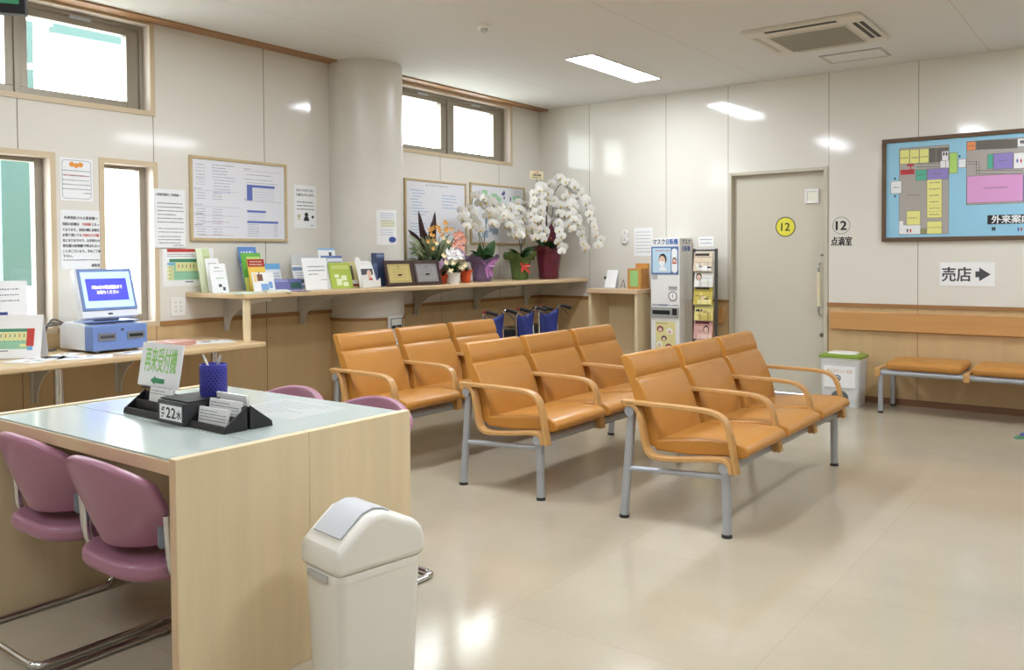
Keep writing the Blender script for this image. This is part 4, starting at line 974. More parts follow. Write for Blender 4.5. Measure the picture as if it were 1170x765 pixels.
nb = MB(); nb.box(-.10, .10, -.012, 0, 0, .10, 0); nb.box(-.07, -.01, -.0125, -.012, .06, .085, 1); nb.box(.03, .07, -.0125, -.012, .02, .06, 2)
o = obj('booklet', nb, [flat((52, 66, 130)), flat((180, 80, 90)), flat((190, 200, 220))], None, smooth=False, loc=(.10, -5.72, ZK + .18), rot=(0, 0, R(60)))
tag(o, 'dark blue booklet held behind the tent card at the left edge', 'booklet'); o.location.z = ZK + .0; nbz = o
o.scale = (1, 1, 2.55)

def board(label, yc, zc, w, h, fr=.022, name='framed_board'):
    t = empty(name, (0, yc, zc), RZL, label, 'framed board')
    mb = MB(); d_ = -.022
    mb.box(-w, w, d_, 0, h - fr, h); mb.box(-w, w, d_, 0, -h, -h + fr); mb.box(-w, -w + fr, d_, 0, -h + fr, h - fr); mb.box(w - fr, w, d_, 0, -h + fr, h - fr)
    obj('frame', mb, mat('pale oak frame', (196, 174, 132), .4, wood=(1, .06, (20, 20, 20))), t, bevel=.003)
    obj('backing_sheet', MB().box(-w + fr, w - fr, -.012, 0, -h + fr, h - fr), mat('board sheet', (228, 228, 232), .12), t)
    return t
t = board('large oak framed price board with blue tables left of the column', -3.931, 1.73, .425, .305)
mb = MB(); y = -.012
for i in range(5): dashes(mb, -.37, -.30, .245 - i * .024, .008, y, 0, seed=i, gap=1.2); dashes(mb, -.24, -.24 + random.uniform(.08, .2), .25 - i * .022, .008, y, 0, seed=i + 5)
for i in range(5): dashes(mb, -.37, -.30, .175 - i * .018, .006, y, 0, seed=i + 9, gap=1.2); dashes(mb, -.23, -.10 + random.uniform(0, .06), .14 - i * .022, .007, y, 0 if i % 2 else 1, seed=i + 19)
for z, c in ((.06, 0), (-.055, 0), (-.12, 0), (-.20, 0)):
    mb.box(-.39, -.02, y - .0004, y, z - .001, z + .0005, 0); dashes(mb, -.39, -.32, z + .012, .010, y, 0, seed=int(abs(z) * 99))
    for i in range(3): dashes(mb, -.37, -.30, z - .018 - i * .02, .007, y, 0, seed=i); dashes(mb, -.24, -.16, z - .018 - i * .02, .007, y, 0, seed=i + 3)
dashes(mb, -.32, -.1, -.165, .006, y, 2); dashes(mb, -.36, -.06, -.262, .006, y, 2)
for z in (.23, .0): mb.box(.03, .38, y - .0004, y, z - .001, z + .0005, 0); dashes(mb, .03, .10, z + .012, .008, y, 0)
dashes(mb, .05, .28, .20, .007, y, 0); dashes(mb, .03, .3, .165, .007, y, 0); dashes(mb, .05, .34, .14, .006, y, 0)
mb.box(.055, .105, y - .0005, y, .005, .125, 1); mb.box(.105, .31, y - .0005, y, .105, .125, 1)
for i in range(5): mb.box(.11, .31, y - .0004, y, .085 - i * .02, .0855 - i * .02, 0); dashes(mb, .115, .3, .094 - i * .02, .006, y, 0, seed=i, gap=1.5)
mb.box(.055, .225, y - .0005, y, -.085, -.068, 1)
for i in range(3): dashes(mb, .07, .22, -.10 - i * .017, .006, y, 0, seed=i, gap=1.6)
mb.box(.055, .34, y - .0005, y, -.165, -.148, 1)
for i in range(6): mb.box(.055, .34, y - .0004, y, -.185 - i * .017, -.1845 - i * .017, 0); dashes(mb, .06, .16, -.176 - i * .017, .006, y, 0, seed=i); dashes(mb, .30, .335, -.176 - i * .017, .006, y, 0, seed=i + 2)
obj('print', mb, [mat('slate ink', (112, 116, 140), .5), mat('table blue', (92, 110, 180), .5), mat('dull red ink', (176, 110, 120), .5)], t, smooth=False)
t = board('oak framed board of blue handwritten lists behind the bouquet', -1.738, 1.64, .437, .385, .020)
mb = MB(); dashes(mb, -.15, .17, .335, .018, y, 1, seed=2, gap=1.0)
for i in range(9): dashes(mb, -.36 + .03 * (i % 3 > 0), -.36 + random.uniform(.1, .26), .28 - i * .028, .014, y, 0, seed=i); 
for i in range(5): dashes(mb, .08, .08 + random.uniform(.16, .24), .25 - i * .03, .014, y, 0, seed=i + 10)
for i in range(6): dashes(mb, -.36, -.36 + random.uniform(.1, .24), -.03 - i * .028, .012, y, 0, seed=i + 20)
for i in range(5): dashes(mb, .10, .10 + random.uniform(.1, .22), -.06 - i * .026, .012, y, 0, seed=i + 30)
for i in range(5): dashes(mb, -.36, -.36 + random.uniform(.2, .5), -.22 - i * .028, .010, y, 1, seed=i + 40)
obj('print', mb, [mat('pale blue ink', (122, 160, 206), .5), mat('pale grey ink', (150, 156, 166), .5)], t, smooth=False)
t = board('oak framed green map board behind the white orchids', -.773, 1.735, .463, .31, .020)
mb = MB()
for (a, b_, c, e, k) in ((-.30, .0, .10, .26, 0), (-.05, .15, -.10, .22, 0), (-.36, -.3, .05, .25, 1), (-.28, .05, -.25, .02, 1), (.2, .36, -.15, .22, 0), (.05, .12, .16, .26, 2), (.38, .44, .0, .2, 1)):
    for i in range(6): x = a + (b_ - a) * random.random() * .7; z = c + (e - c) * random.random() * .7; mb.box(x, x + (b_ - a) * .3, y - .0004 - .0001 * i, y, z, z + (e - c) * .3, k)
mb.box(-.08, .0, y - .001, y, -.01, .02, 2); mb.box(.2, .22, y - .001, y, .15, .19, 2)
obj('print', mb, [mat('map pale green', (158, 206, 160), .5), mat('map grey blue', (160, 176, 196), .5), mat('map purple', (90, 80, 130), .5)], t, smooth=False)

# papers on the column
def on_column(name, label, cat, ang, z, w, h, mats=M_paper):
    a = R(ang); r = CR + (.002 if z > .8 else .014)
    mb = MB(); vs = []; fs = []; n = 6
    for i in range(n + 1):
        x = -w / 2 + w * i / n; th = x / r; X_, Y_ = r * math.sin(th), -(r * math.cos(th) - r)
        for yo in (0, -.002):
            for zz in (-h / 2, h / 2): vs.append((X_ * (1 + abs(yo) / r), Y_ + yo, zz))
    for i in range(n):
        q = i * 4; p = q + 4; fs += [(q + 2, p + 2, p + 3, q + 3), (q + 1, p + 1, p, q), (q, p, p + 2, q + 2), (q + 3, p + 3, p + 1, q + 1)]
    fs += [(0, 2, 3, 1), (n * 4 + 1, n * 4 + 3, n * 4 + 2, n * 4)]
    mb.add(vs, fs); o = obj(name, mb, mats); tag(o, label, cat)
    o.location = (CX + r * math.cos(a), CYC + r * math.sin(a), z); o.rotation_euler = (0, 0, a + RZL); return o
s = on_column('notice', 'white sheet with blue lines and blue oval seal on the column', 'notice', -10, 1.545, .20, .29)
mb = MB(); mb.box(-.07, .07, -.0032, -.0026, .005, .065, 2); lines(mb, .18, .29, 4, .115, .018, .008, -.0028, 0, -.40, .40, 3); lines(mb, .18, .29, 3, .05, .018, .007, -.0034, 0, -.36, .36, 7); lines(mb, .18, .29, 3, -.02, .02, .007, -.0028, 0, -.4, .3, 17)
mb.prism([(.045 + .036 * math.cos(R(q)), -.10 + .024 * math.sin(R(q))) for q in range(0, 360, 15)], 'y', -.0046, -.003, 1)
obj('print', mb, [mat('soft blue ink', (120, 140, 180), .6), M_blueink, mat('pale lemon', (228, 226, 190), .6)], s, smooth=False)
s = on_column('notice', 'framed white wheelchair parking notice low on the column', 'notice', 3, .69, .185, .245)
mb = MB(); 
for (a, b_, c, e) in ((-.07, .07, .095, .099), (-.07, .07, -.099, -.095), (-.07, -.066, -.095, .095), (.066, .07, -.095, .095)): mb.box(a, b_, -.0062, -.004, c, e)
text_mb('車椅子置場', .03, 0, .028, -.004, width=.115, bold=.0005, mb=mb, t=.003); text_mb('↓', .05, 0, -.045, -.004, mb=mb, t=.003)
obj('lettering', mb, M_ink, s, smooth=False)

# ================================================================== SHELF: LEAFLETS AND FRAMES
def leaf(name, label, cat, ext, x, cols, blocks, tilt=14, t=.008, rz=0, grp='leaflets displayed on the wall shelf', dash=None, z=ZS):
    """standing leaflet facing the room; blocks (u0,v0,u1,v1,colour index)"""
    ya, yb = atX(ext[0], 325, x).y, atX(ext[1], 325, x).y; y, w = (ya + yb) / 2, yb - ya
    h = (atX((ext[0] + ext[1]) / 2, ext[2], x - .05).z - ZS) / math.cos(R(tilt))
    mb = MB(); mb.box(-w / 2, w / 2, 0, t, 0, h, 0)
    for (u0, v0, u1, v1, c) in blocks: mb.box(-w / 2 + u0 * w, -w / 2 + u1 * w, -.0006, 0, v0 * h, v1 * h, c)
    for (u0, v, u1, hh, c) in (dash or []): dashes(mb, -w / 2 + u0 * w, -w / 2 + u1 * w, v * h, hh * h, -.0006, c, seed=int(v * 50))
    o = obj(name, mb, [flat(c) for c in cols], None, smooth=False, loc=(x, y, z + .0005), rot=(R(-tilt), 0, RZL + rz)); return tag(o, label, cat, grp)
Wh = (234, 234, 232); K = (70, 74, 84)
leaf('leaflet', 'pale green leaflet standing behind the white ones at the shelf end', 'leaflet', (231, 246, 284), .16, [(200, 214, 160), (120, 140, 90), (226, 232, 200)], [(.0, .0, .45, 1, 2)], dash=[(.55, .8, .9, .04, 1), (.55, .6, .9, .03, 1)])
leaf('leaflet', 'white leaflet half hidden behind the front one at the shelf end', 'leaflet', (240, 255, 295), .25, [Wh, K], [], dash=[(.2, .85, .8, .04, 1)])
leaf('leaflet', 'white leaflet with small green print, foremost at the left shelf end', 'leaflet', (244, 262, 301), .35, [Wh, K, (110, 150, 100)], [(.4, .2, .6, .3, 1), (.65, .08, .8, .2, 1)], dash=[(.3, .86, .6, .06, 1), (.2, .74, .85, .035, 2), (.3, .5, .75, .05, 2)])
leaf('leaflet', 'blue headed leaflet standing rearmost in the left leaflet cluster', 'leaflet', (280, 300, 282), .12, [(96, 140, 204), (226, 230, 240), (60, 90, 160)], [(0, 0, .95, .62, 1)], dash=[(.1, .88, .8, .06, 1)])
leaf('leaflet', 'bright green booklet between blue and red leaflets on the shelf', 'booklet', (282, 304, 289), .20, [(104, 178, 66), (190, 216, 120), (226, 226, 120)], [(.25, .7, .95, .9, 1), (.0, .0, .3, .35, 2)])
leaf('leaflet', 'yellow booklet with red heading on the shelf', 'booklet', (288, 307, 296), .29, [(238, 200, 84), (172, 46, 40), (240, 226, 190)], [(0, .76, 1, 1, 1)], dash=[(.15, .92, .85, .05, 2), (.1, .83, .9, .05, 2)])
leaf('leaflet', 'white leaflet with brown animal drawing before the yellow booklet', 'leaflet', (291, 315, 311), .40, [Wh, (130, 86, 60), (120, 160, 206), (236, 208, 150)], [(.22, .55, .48, .9, 1), (.3, .9, .36, 1.0, 1), (.35, .05, .7, .4, 2), (.05, .5, .2, .95, 3), (.72, .15, .9, .5, 2)])
leaf('leaflet', 'pale blue topped leaflet standing behind the purple booklet', 'leaflet', (306, 324, 301), .20, [(222, 228, 232), (106, 170, 214), K], [(0, .78, 1, 1, 1)], dash=[(.1, .62, .9, .04, 2), (.1, .52, .9, .04, 2), (.1, .42, .9, .04, 2)])
leaf('booklet', 'wide purple booklet with dark green box on the shelf', 'booklet', (314, 346, 318.5), .36, [(112, 116, 172), (60, 100, 96), (150, 154, 200)], [(.58, .12, .95, .7, 1), (.0, .75, .5, .95, 2)])
leaf('display_stand', 'clear acrylic leaflet stand behind the white notice card', 'display stand', (336, 362, 291), .12, [(206, 206, 202), (190, 190, 188)], [], tilt=8, t=.004)
leaf('leaflet', 'white leaflet with blue band and photo left of the notice card', 'leaflet', (338, 357, 303), .29, [Wh, (130, 150, 176), (76, 84, 92)], [(0, .78, .9, .93, 1), (.3, .25, .75, .42, 2), (.3, .04, .9, .16, 1)], dash=[(.15, .68, .8, .03, 2), (.2, .58, .9, .03, 2), (.2, .48, .9, .03, 2)])
leaf('notice_card', 'plain white notice card with four text lines on the shelf', 'notice card', (350, 379, 294.5), .45, [Wh, K], [], dash=[(.2, .72, .85, .045, 1), (.2, .6, .85, .05, 1), (.2, .48, .6, .045, 1), (.65, .3, .9, .03, 1)])
leaf('leaflet', 'white leaflet with light blue top edge standing tallest beside the column', 'leaflet', (368.5, 388, 283.5), .33, [Wh, (140, 190, 220), K, (200, 206, 220)], [(0, .95, 1, 1, 1), (.62, .74, .78, .9, 2)], tilt=10)
leaf('leaflet', 'slate blue leaflet between the tall white one and green booklet', 'leaflet', (372, 395, 292), .385, [(104, 122, 172), (220, 222, 230), K], [(.25, .3, 1, .92, 1)], dash=[(.3, .8, .95, .06, 2)], tilt=10)
leaf('booklet', 'lime green booklet with white flower drawing on the shelf', 'booklet', (380, 404, 300), .47, [(168, 186, 70), (226, 232, 190), (190, 200, 110)], [(.25, .12, .5, .38, 1), (.5, .3, .75, .5, 1), (.55, .08, .8, .25, 1), (.2, .42, .4, .55, 1), (.1, .75, .9, .9, 2)])
leaf('magazine', 'cream magazine with picture right of the lime booklet', 'magazine', (400, 413, 299), .42, [(214, 200, 140), (96, 86, 76), (150, 60, 60), (230, 226, 210)], [(.1, .3, .5, .85, 1), (.1, .12, .8, .28, 3), (.2, .05, .8, .14, 2)])
leaf('book', 'dark navy book standing right of the white leaflet holder', 'book', (427, 441, 289), .452, [(48, 62, 92), (90, 106, 140), (190, 200, 220)], [(.35, .85, .95, 1.0, 1), (.0, .1, .4, .7, 1)], dash=[(.4, .92, .9, .03, 2)], grp='books', tilt=4)
# white leaflet holder with cut-out top
hd = empty('leaflet_holder', (.50, -3.09, ZS), RZL, 'white cut out leaflet holder with portrait leaflet beside the framed certificates', 'leaflet holder')
mb = MB(); mb.prism([(-.095, 0), (.10, 0), (.062, .20), (.03, .215), (-.05, .215), (-.062, .245), (-.09, .25), (-.11, .235), (-.112, .19), (-.105, .17)], 'y', .0, .006); obj('back_board', mb, M_white, hd, rot=(R(-12), 0, 0))
mb = MB(); mb.box(-.08, .062, -.006, 0, .02, .18, 0); mb.box(-.07, .055, -.0066, -.006, .10, .15, 1); mb.prism([(.012 + .026 * math.cos(R(q)), .105 + .036 * math.sin(R(q))) for q in range(0, 360, 20)], 'y', -.0074, -.0066, 2); mb.prism([(-.02, .03), (.05, .03), (.04, .075), (-.005, .075)], 'y', -.0074, -.006, 3)
obj('leaflet', mb, [M_paper, M_dkgrey, MATS['skin tone print'], M_redink], hd, smooth=False, rot=(R(-12), 0, 0))
mb = MB(); mb.prism([(-.095, 0), (.10, 0), (.092, .075), (.06, .055), (-.03, .06), (-.045, .105), (-.10, .10)], 'y', -.03, -.027); mb.box(-.095, .1, -.03, .006, 0, .004); obj('front_pocket', mb, M_white, hd)
def certificate(y, label, col, c2, x=.53):
    t = empty('certificate_frame', (x, y, ZS), RZL + R(-2), label, 'framed certificate', 'framed certificates on the shelf')
    w, h, k = .158, .215, .028
    e = empty('frame_body'); e.parent = t; e.rotation_euler = (R(-14), 0, 0)
    mb = MB(); mb.box(-w, w, -.018, 0, h - k, h); mb.box(-w, w, -.018, 0, 0, k); mb.box(-w, -w + k, -.018, 0, k, h - k); mb.box(w - k, w, -.018, 0, k, h - k); obj('frame', mb, M_frame_dark, e, bevel=.003)
    mb = MB(); mb.box(-w + k, w - k, -.010, -.004, k, h - k, 0); bz = .012
    for (a, b_, c_, d_) in ((-w + k + bz, w - k - bz, h - k - bz - .003, h - k - bz), (-w + k + bz, w - k - bz, k + bz, k + bz + .003), (-w + k + bz, -w + k + bz + .003, k + bz, h - k - bz), (w - k - bz - .003, w - k - bz, k + bz, h - k - bz)): mb.box(a, b_, -.0106, -.010, c_, d_, 1)
    for i in range(4): dashes(mb, -.07, .07, h - .075 - i * .022, .007, -.010, 1, seed=i)
    mb.disc((0, -.010, h - k - .026), (1, 0, 0), (0, 0, 1), .010, 14, .0008, 1)
    obj('certificate', mb, [mat('certificate %d' % col[0], col, .15), flat(c2)], e, smooth=False)
    obj('prop', MB().prism([(0, .10), (.006, .10), (.075, .0), (.069, .0)], 'x', -.02, .02), M_frame_dark, t)
    return t
certificate(-2.765, 'dark framed gold certificate on the shelf, left of the silver one', (200, 184, 120), (150, 132, 76))
certificate(-2.43, 'dark framed silver certificate on the shelf beside the bouquet', (150, 148, 146), (110, 108, 106))
flat_paper('leaflet', 'mint green leaflet lying flat at the left end of the shelf', (.50, -4.27), R(80), .20, .29, [(196, 216, 200), (216, 228, 216), (170, 200, 180)], ZS + .0005, grp='papers lying on the wall shelf')
flat_paper('leaflet', 'pale leaflet pile lying flat before the animal leaflet', (.54, -4.02), R(60), .16, .24, [(226, 230, 214), (190, 210, 190), (210, 206, 170)], ZS + .0005, grp='papers lying on the wall shelf', t=.012)
flat_paper('leaflet', 'dark blue leaflet lying flat before the purple booklet', (.54, -3.88), R(95), .12, .24, [(110, 112, 160), (220, 222, 232), (140, 150, 190)], ZS + .0005, grp='papers lying on the wall shelf')

# ================================================================== FLOWERS
def ellipse_petal(mb, c, ax, side, nrm, L, Wd, cup, m=0):
    """petal from c along ax"""
    vs = []; nu = 6
    for i in range(nu + 1):
        t_ = i / nu; w_ = Wd * math.sin(math.pi * min(.98, .12 + .82 * t_)) ** .7
        ctr = Vector(c) + Vector(ax) * (L * t_) + Vector(nrm) * (cup * t_ * t_)
        vs += [ctr - Vector(side) * w_ - Vector(nrm) * (.12 * w_), ctr + Vector(nrm) * .0006, ctr + Vector(side) * w_ - Vector(nrm) * (.12 * w_)]
    fs = []
    for i in range(nu):
        a = i * 3; fs += [(a, a + 1, a + 4, a + 3), (a + 1, a + 2, a + 5, a + 4)]
    mb.add(vs, fs, m)
def orchid_flower(s=1.0):
    mb = MB(); n = Vector((1, 0, 0))
    for a, L, Wd in ((90, .042, .017), (215, .040, .016), (325, .040, .016), (5, .048, .030), (175, .048, .030)):
        ax = Vector((0, math.cos(R(a)), math.sin(R(a)))); sd = n.cross(ax)
        ellipse_petal(mb, n * (.004 if Wd > .02 else 0), ax, sd, n, L * s, Wd * s, -.006 * s, 0)
    mb.tube([(.002, 0, -.004 * s), (.016 * s, 0, -.010 * s), (.012 * s, 0, -.020 * s)], [.006 * s, .006 * s, .003 * s], 8, 1)
    me = bpy.data.meshes.new('flower'); me.from_pydata(mb.v, [], mb.f); me.materials.append(M_petal); me.materials.append(M_yel)
    me.polygons.foreach_set('material_index', mb.m); me.polygons.foreach_set('use_smooth', [True] * len(mb.f)); me.update()
    return me
FL = orchid_flower(1.12)
def add_flower(root, p, yaw, pitch, roll, s):
    o = bpy.data.objects.new('flower', FL); COL.objects.link(o); o.parent = root
    o.location = Vector(p) - root.location; o.rotation_euler = (roll, pitch, yaw); o.scale = (s, s, s)
VIEWISH = Vector((.65, -.75, .25))
def leaf_blade(mb, base, tip, w, droop, m=0, n=8, face=None):
    base, tip = Vector(base), Vector(tip); d_ = tip - base
    if face == 'rnd': face = Vector((random.uniform(-1, 1), random.uniform(-1, 1), random.uniform(-.6, 1)))
    sd = d_.cross(Vector(face) if face is not None else Vector((0, 0, 1)))
    sd = sd.normalized() if sd.length > 1e-5 else Vector((0, 1, 0)); up_ = sd.cross(d_).normalized(); vs = []
    for i in range(n + 1):
        t_ = i / n; c = base + d_ * t_ + Vector((0, 0, droop * math.sin(math.pi * t_))); ww = w * math.sin(math.pi * (.08 + .92 * t_) ** .8) ** .8 if t_ < 1 else 0
        vs += [c - sd * ww + up_ * ww * .35, c, c + sd * ww + up_ * ww * .35]
    fs = []
    for i in range(n): a = i * 3; fs += [(a, a + 1, a + 4, a + 3), (a + 1, a + 2, a + 5, a + 4)]
    mb.add(vs, fs, m)
def px_path(pts, X, dx=0):
    out = []
    for i, q in enumerate(pts):
        Xi = X + dx * i / max(1, len(pts) - 1); out.append(atX(q[0], q[1], Xi))
    return out
def along(path, step):
    P = crom(path, 12); out = []; acc = 0; last = P[0]; out.append(P[0])
    for p in P[1:]:
        acc += (p - last).length; last = p
        if acc >= step: out.append(p); acc = 0
    return out
def wrap_pot(root, r0, r1, h, matl, folds, flare, name='pot_wrap', n=48, waist=None):
    mb = MB(); prof = [(r0 * .9, 0), (r0, .01), (r0 * 1.03, h * .25), ((r0 + r1) / 2, h * .6), (r1 * .98, h * .86), (r1, h), (r1 + flare, h + flare * .8), (r1 + flare * 1.2, h + flare * 1.15)]
    vs = []; fs = []
    for j, (r, z) in enumerate(prof):
        for k in range(n):
            a = 2 * math.pi * k / n; am = folds * (.3 + j / len(prof)); rr = r * (1 + am * math.sin(k * 5.1 + j * .7) * .5 + am * math.sin(a * 4 + j) * .6)
            zz = z + (flare * .6 * math.sin(a * 4 + 1) + .01 * math.sin(a * 11)) * (1 if j >= 6 else 0)
            vs.append((rr * math.cos(a), rr * math.sin(a), zz))
    for j in range(len(prof) - 1):
        for k in range(n): k2 = (k + 1) % n; fs.append((j * n + k, j * n + k2, (j + 1) * n + k2, (j + 1) * n + k))
    fs.append(tuple(range(n - 1, -1, -1)))
    mb.add(vs, fs); mb.lathe([(r1 * .92, h * .9), (.001, h * .93)], n=24, m=1, caps=False)
    return obj(name, mb, [matl, mat('bark', (70, 56, 44), .9)], root, angle=80)
def orchid(label, px, wrapm, r0, r1, h, sprays, X, step, seed, stemm=M_dstem, leaves=6, flare=.03, fs=1.0, lbl2=None, leaf_dirs=None):
    bp = atX(px[0], px[1], X); root = empty('potted_orchid', (X, bp.y, ZS), 0, label, 'potted orchid', 'white orchids on the shelf')
    wrap_pot(root, r0, r1, h, wrapm, .085, flare)
    rnd = random.Random(seed)
    for i in range(leaves):
        a = (2 * math.pi * i / leaves) + rnd.uniform(-.3, .3); mb = MB(); L = rnd.uniform(.13, .19)
        leaf_blade(mb, (0, 0, h * .9), (L * math.cos(a), L * math.sin(a), h + rnd.uniform(.04, .14)), .040, .035, face=(VIEWISH if i % 2 else None)); obj('leaf', mb, M_green, root)
    for sp in sprays:
        pts, dx, st = sp[:3]; X0, dx = dx if isinstance(dx, tuple) else (X, dx); path = px_path(pts, X0, dx)
        if st is None: stem = path
        else: stem = [Vector((X, bp.y + rnd.uniform(-.03, .03), ZS + h * .9))] + px_path(st, X, 0) + path
        obj('flower_stem', MB().tube([p - root.location for p in crom(stem, 5)], .0035, 6), stemm, root)
        for k, p in enumerate(along(path, step)):
            sd = (k % 2 * 2 - 1)
            q = p + Vector((.02 + rnd.uniform(-.01, .02), sd * .018 + rnd.uniform(-.01, .01), rnd.uniform(-.01, .01)))
            add_flower(root, q, R(-38 + rnd.uniform(-35, 35)), R(rnd.uniform(0, 25)), R(rnd.uniform(-20, 20)), fs * rnd.uniform(.85, 1.08))
    return root
M_wine = mat('wine foil wrap', (96, 30, 46), .3, noise=(9, .25), bump=(40, .6)); M_grnw = mat('green wrap', (76, 100, 44), .45, noise=(7, .2)); M_purw = mat('lilac wrap', (112, 92, 128), .35, noise=(8, .2))
o1 = orchid('tall white orchid with arching sprays in wine red wrap beside the corner', (627, 318), M_wine, .105, .135, .29, [
    ([(624, 226), (617, 213), (610, 218), (607, 232), (606, 246), (607, 260), (611, 274)], .10, [(624, 262)]),
    ([(617, 216), (616, 228), (617, 242), (618, 256)], .08, None), ([(611, 250), (615, 264), (620, 276)], .08, None),
    ([(626, 232), (632, 229), (637, 240), (638, 252), (637, 264), (638, 276), (640, 289)], .20, [(625, 262)]),
    ([(629, 208), (634, 204), (641, 205), (648, 213), (652, 228), (655, 242), (656, 254)], (.42, .22), [(621, 268), (622, 232)]),
    ([(648, 220), (652, 234), (656, 248), (661, 262), (665, 276), (668, 288)], (.56, .22), None),
    ([(646, 208), (657, 213), (665, 224), (670, 238), (674, 252), (679, 266), (684, 280)], (.60, .34), [(630, 260), (634, 220)]),
    ([(645, 224), (650, 238), (653, 252)], (.55, .12), None), ([(657, 256), (662, 270), (664, 284)], (.62, .14), None), ([(640, 236), (646, 250), (650, 262)], (.52, .14), None)], .42, .052, 3, leaves=7, flare=.035, fs=1.05)
mb = MB()
for a in (0, 1.5, 2.6, 4.0): leaf_blade(mb, (.02 * math.cos(a), .02 * math.sin(a), .26), (-.02 + .05 * math.cos(a), .08 * math.sin(a), .58), .06, .02, face=VIEWISH)
obj('wrap_flare', mb, M_wine, o1)
# name card on a stick
mb = MB(); cp = atX(613, 200, .34); mb.box(-.095, .095, -.003, 0, -.042, .042, 0); text_mb('祝 開院', .022, 0, .025, -.003, width=.06, mb=mb, m=2); text_mb('大熊由香織', .026, 0, .0, -.003, width=.13, bold=.0008, mb=mb, m=1); dashes(mb, -.07, .08, -.026, .014, -.003, 1)
o = obj('gift_card', mb, [flat((228, 212, 170)), M_ink, M_redink], o1, smooth=False, loc=cp - o1.location, rot=(0, 0, RZL - R(10)))
obj('card_stick', MB().tube([cp - o1.location + Vector((.0, 0, -.04)), Vector((0, 0, .25))], .003, 6), M_dstem, o1)
o2 = orchid('white orchid in green wrap with red ribbon between the other orchids', (594, 318), M_grnw, .085, .105, .20, [
    ([(584, 238), (594, 240), (603, 248), (611, 256), (619, 262), (627, 272)], .12, [(595, 285), (588, 250)]),
    ([(592, 232), (602, 236), (610, 244), (620, 250), (628, 256), (634, 262)], .10, [(596, 285), (596, 250)]),
    ([(586, 250), (594, 258), (602, 266), (612, 272)], .14, None), ([(600, 262), (610, 266), (618, 274)], .14, None), ([(614, 244), (626, 250), (632, 258), (634, 268)], .1, None), ([(588, 244), (598, 252), (607, 262), (614, 268)], .13, None), ([(606, 238), (616, 244), (626, 258), (630, 266)], .12, None)], .30, .048, 5, leaves=8, flare=.05)
mb = MB(); rp = Vector((.085, -.055, .15))
for dy, dz in ((-.05, .02), (.06, -.01), (-.03, -.08), (.05, -.09)): leaf_blade(mb, rp, rp + Vector((.02 + dy * .6, dy, dz)), .016, .0, face=VIEWISH)
obj('ribbon', mb, mat('red ribbon', (196, 52, 36), .4), o2)
o3 = orchid('white orchid in lilac wrap with bow beside the bouquet', (551, 321), M_purw, .092, .112, .185, [
    ([(541, 224), (550, 227), (557, 236), (562, 246), (567, 256)], .12, [(552, 280), (540, 244)]), ([(552, 226), (560, 230), (568, 240), (576, 250), (584, 260), (589, 270)], .12, [(553, 280), (556, 240)]),
    ([(556, 246), (562, 254), (556, 240)], .12, None), ([(570, 240), (580, 248), (588, 258), (594, 268)], .14, None), ([(576, 258), (584, 266), (590, 273)], .14, None),
    ([(536, 238), (539, 248), (542, 258), (544, 264)], .14, [(549, 280), (541, 240)]), ([(527, 240), (526, 248), (532, 256), (537, 262)], .08, None), ([(562, 234), (572, 242), (582, 252), (590, 262)], .13, None), ([(548, 232), (554, 240), (560, 250), (562, 258)], .12, None)], .32, .048, 9, leaves=6, flare=.04, stemm=M_stem)
for a_, b_, w_ in (((0, .02, .15), (.04, .15, .40), .055), ((0, .0, .15), (.08, .05, .30), .05), ((0, -.02, .15), (.05, -.10, .36), .040), ((0, -.02, .15), (.08, .0, .33), .045)):
    mb = MB(); leaf_blade(mb, a_, b_, w_, .015, face=VIEWISH); obj('broad_leaf', mb, M_green, o3)
mb = MB(); rp = Vector((.10, -.045, .17))
for dy, dz in ((-.07, .03), (.08, .04), (-.015, -.14), (.03, -.13), (.05, -.02)): leaf_blade(mb, rp, rp + Vector((.025 + dy * .6, dy, dz)), .022, .0, face=VIEWISH)
obj('bow', mb, mat('mauve ribbon', (168, 108, 160), .3), o3)

# mixed bouquet
bp = atX(494, 322, .28); bq = empty('flower_basket', (.28, bp.y + .03, ZS), 0, 'mixed bouquet with dark leaves and orange lilies behind the certificates', 'flower arrangement')
B0 = bq.location
obj('basket', MB().lathe([(.09, 0), (.12, .12), (.125, .13), (.10, .12), (.0, .11)], n=28), mat('wicker', (120, 88, 56), .7, noise=(40, .4)), bq)
rnd = random.Random(11)
for (q0, q1) in (((484, 285), (466, 262)), ((486, 288), (478, 240)), ((490, 285), (478, 252)), ((494, 285), (497, 241)), ((492, 280), (494, 252))):
    mb = MB(); leaf_blade(mb, atX(q0[0], q0[1], .26) - B0, atX(q1[0], q1[1], .24) - B0, .026, .015, face=VIEWISH); obj('cordyline_leaf', mb, M_dkleaf, bq)
mb = MB()
for i in range(150):
    a = rnd.uniform(0, 2 * math.pi); r = rnd.uniform(.08, .30); z = rnd.uniform(.18, .50) - r * .35; leaf_blade(mb, (0, 0, .12), (r * .5 * math.cos(a), r * 1.15 * math.sin(a), z), rnd.uniform(.008, .016), .03, face='rnd')
for i in range(60):
    q_ = atX(rnd.uniform(462, 528), rnd.uniform(264, 306), .28 + rnd.uniform(-.08, .10)) - B0
    leaf_blade(mb, (q_.x * .5, q_.y * .55, .12 + q_.z * .4), q_, rnd.uniform(.010, .017), .02, face='rnd')
tag(obj('foliage', mb, mat('grey green foliage', (146, 156, 120), .5, noise=(18, .35)), bq), kind='stuff')
mb = MB()
for i in range(90):
    a = rnd.uniform(0, 2 * math.pi); r = rnd.uniform(.06, .24); z = rnd.uniform(.16, .42) - r * .3; leaf_blade(mb, (.0, 0, .12), (r * .6 * math.cos(a), r * 1.2 * math.sin(a), z), rnd.uniform(.012, .02), .02, face='rnd')
tag(obj('dark_foliage', mb, M_green, bq), kind='stuff')
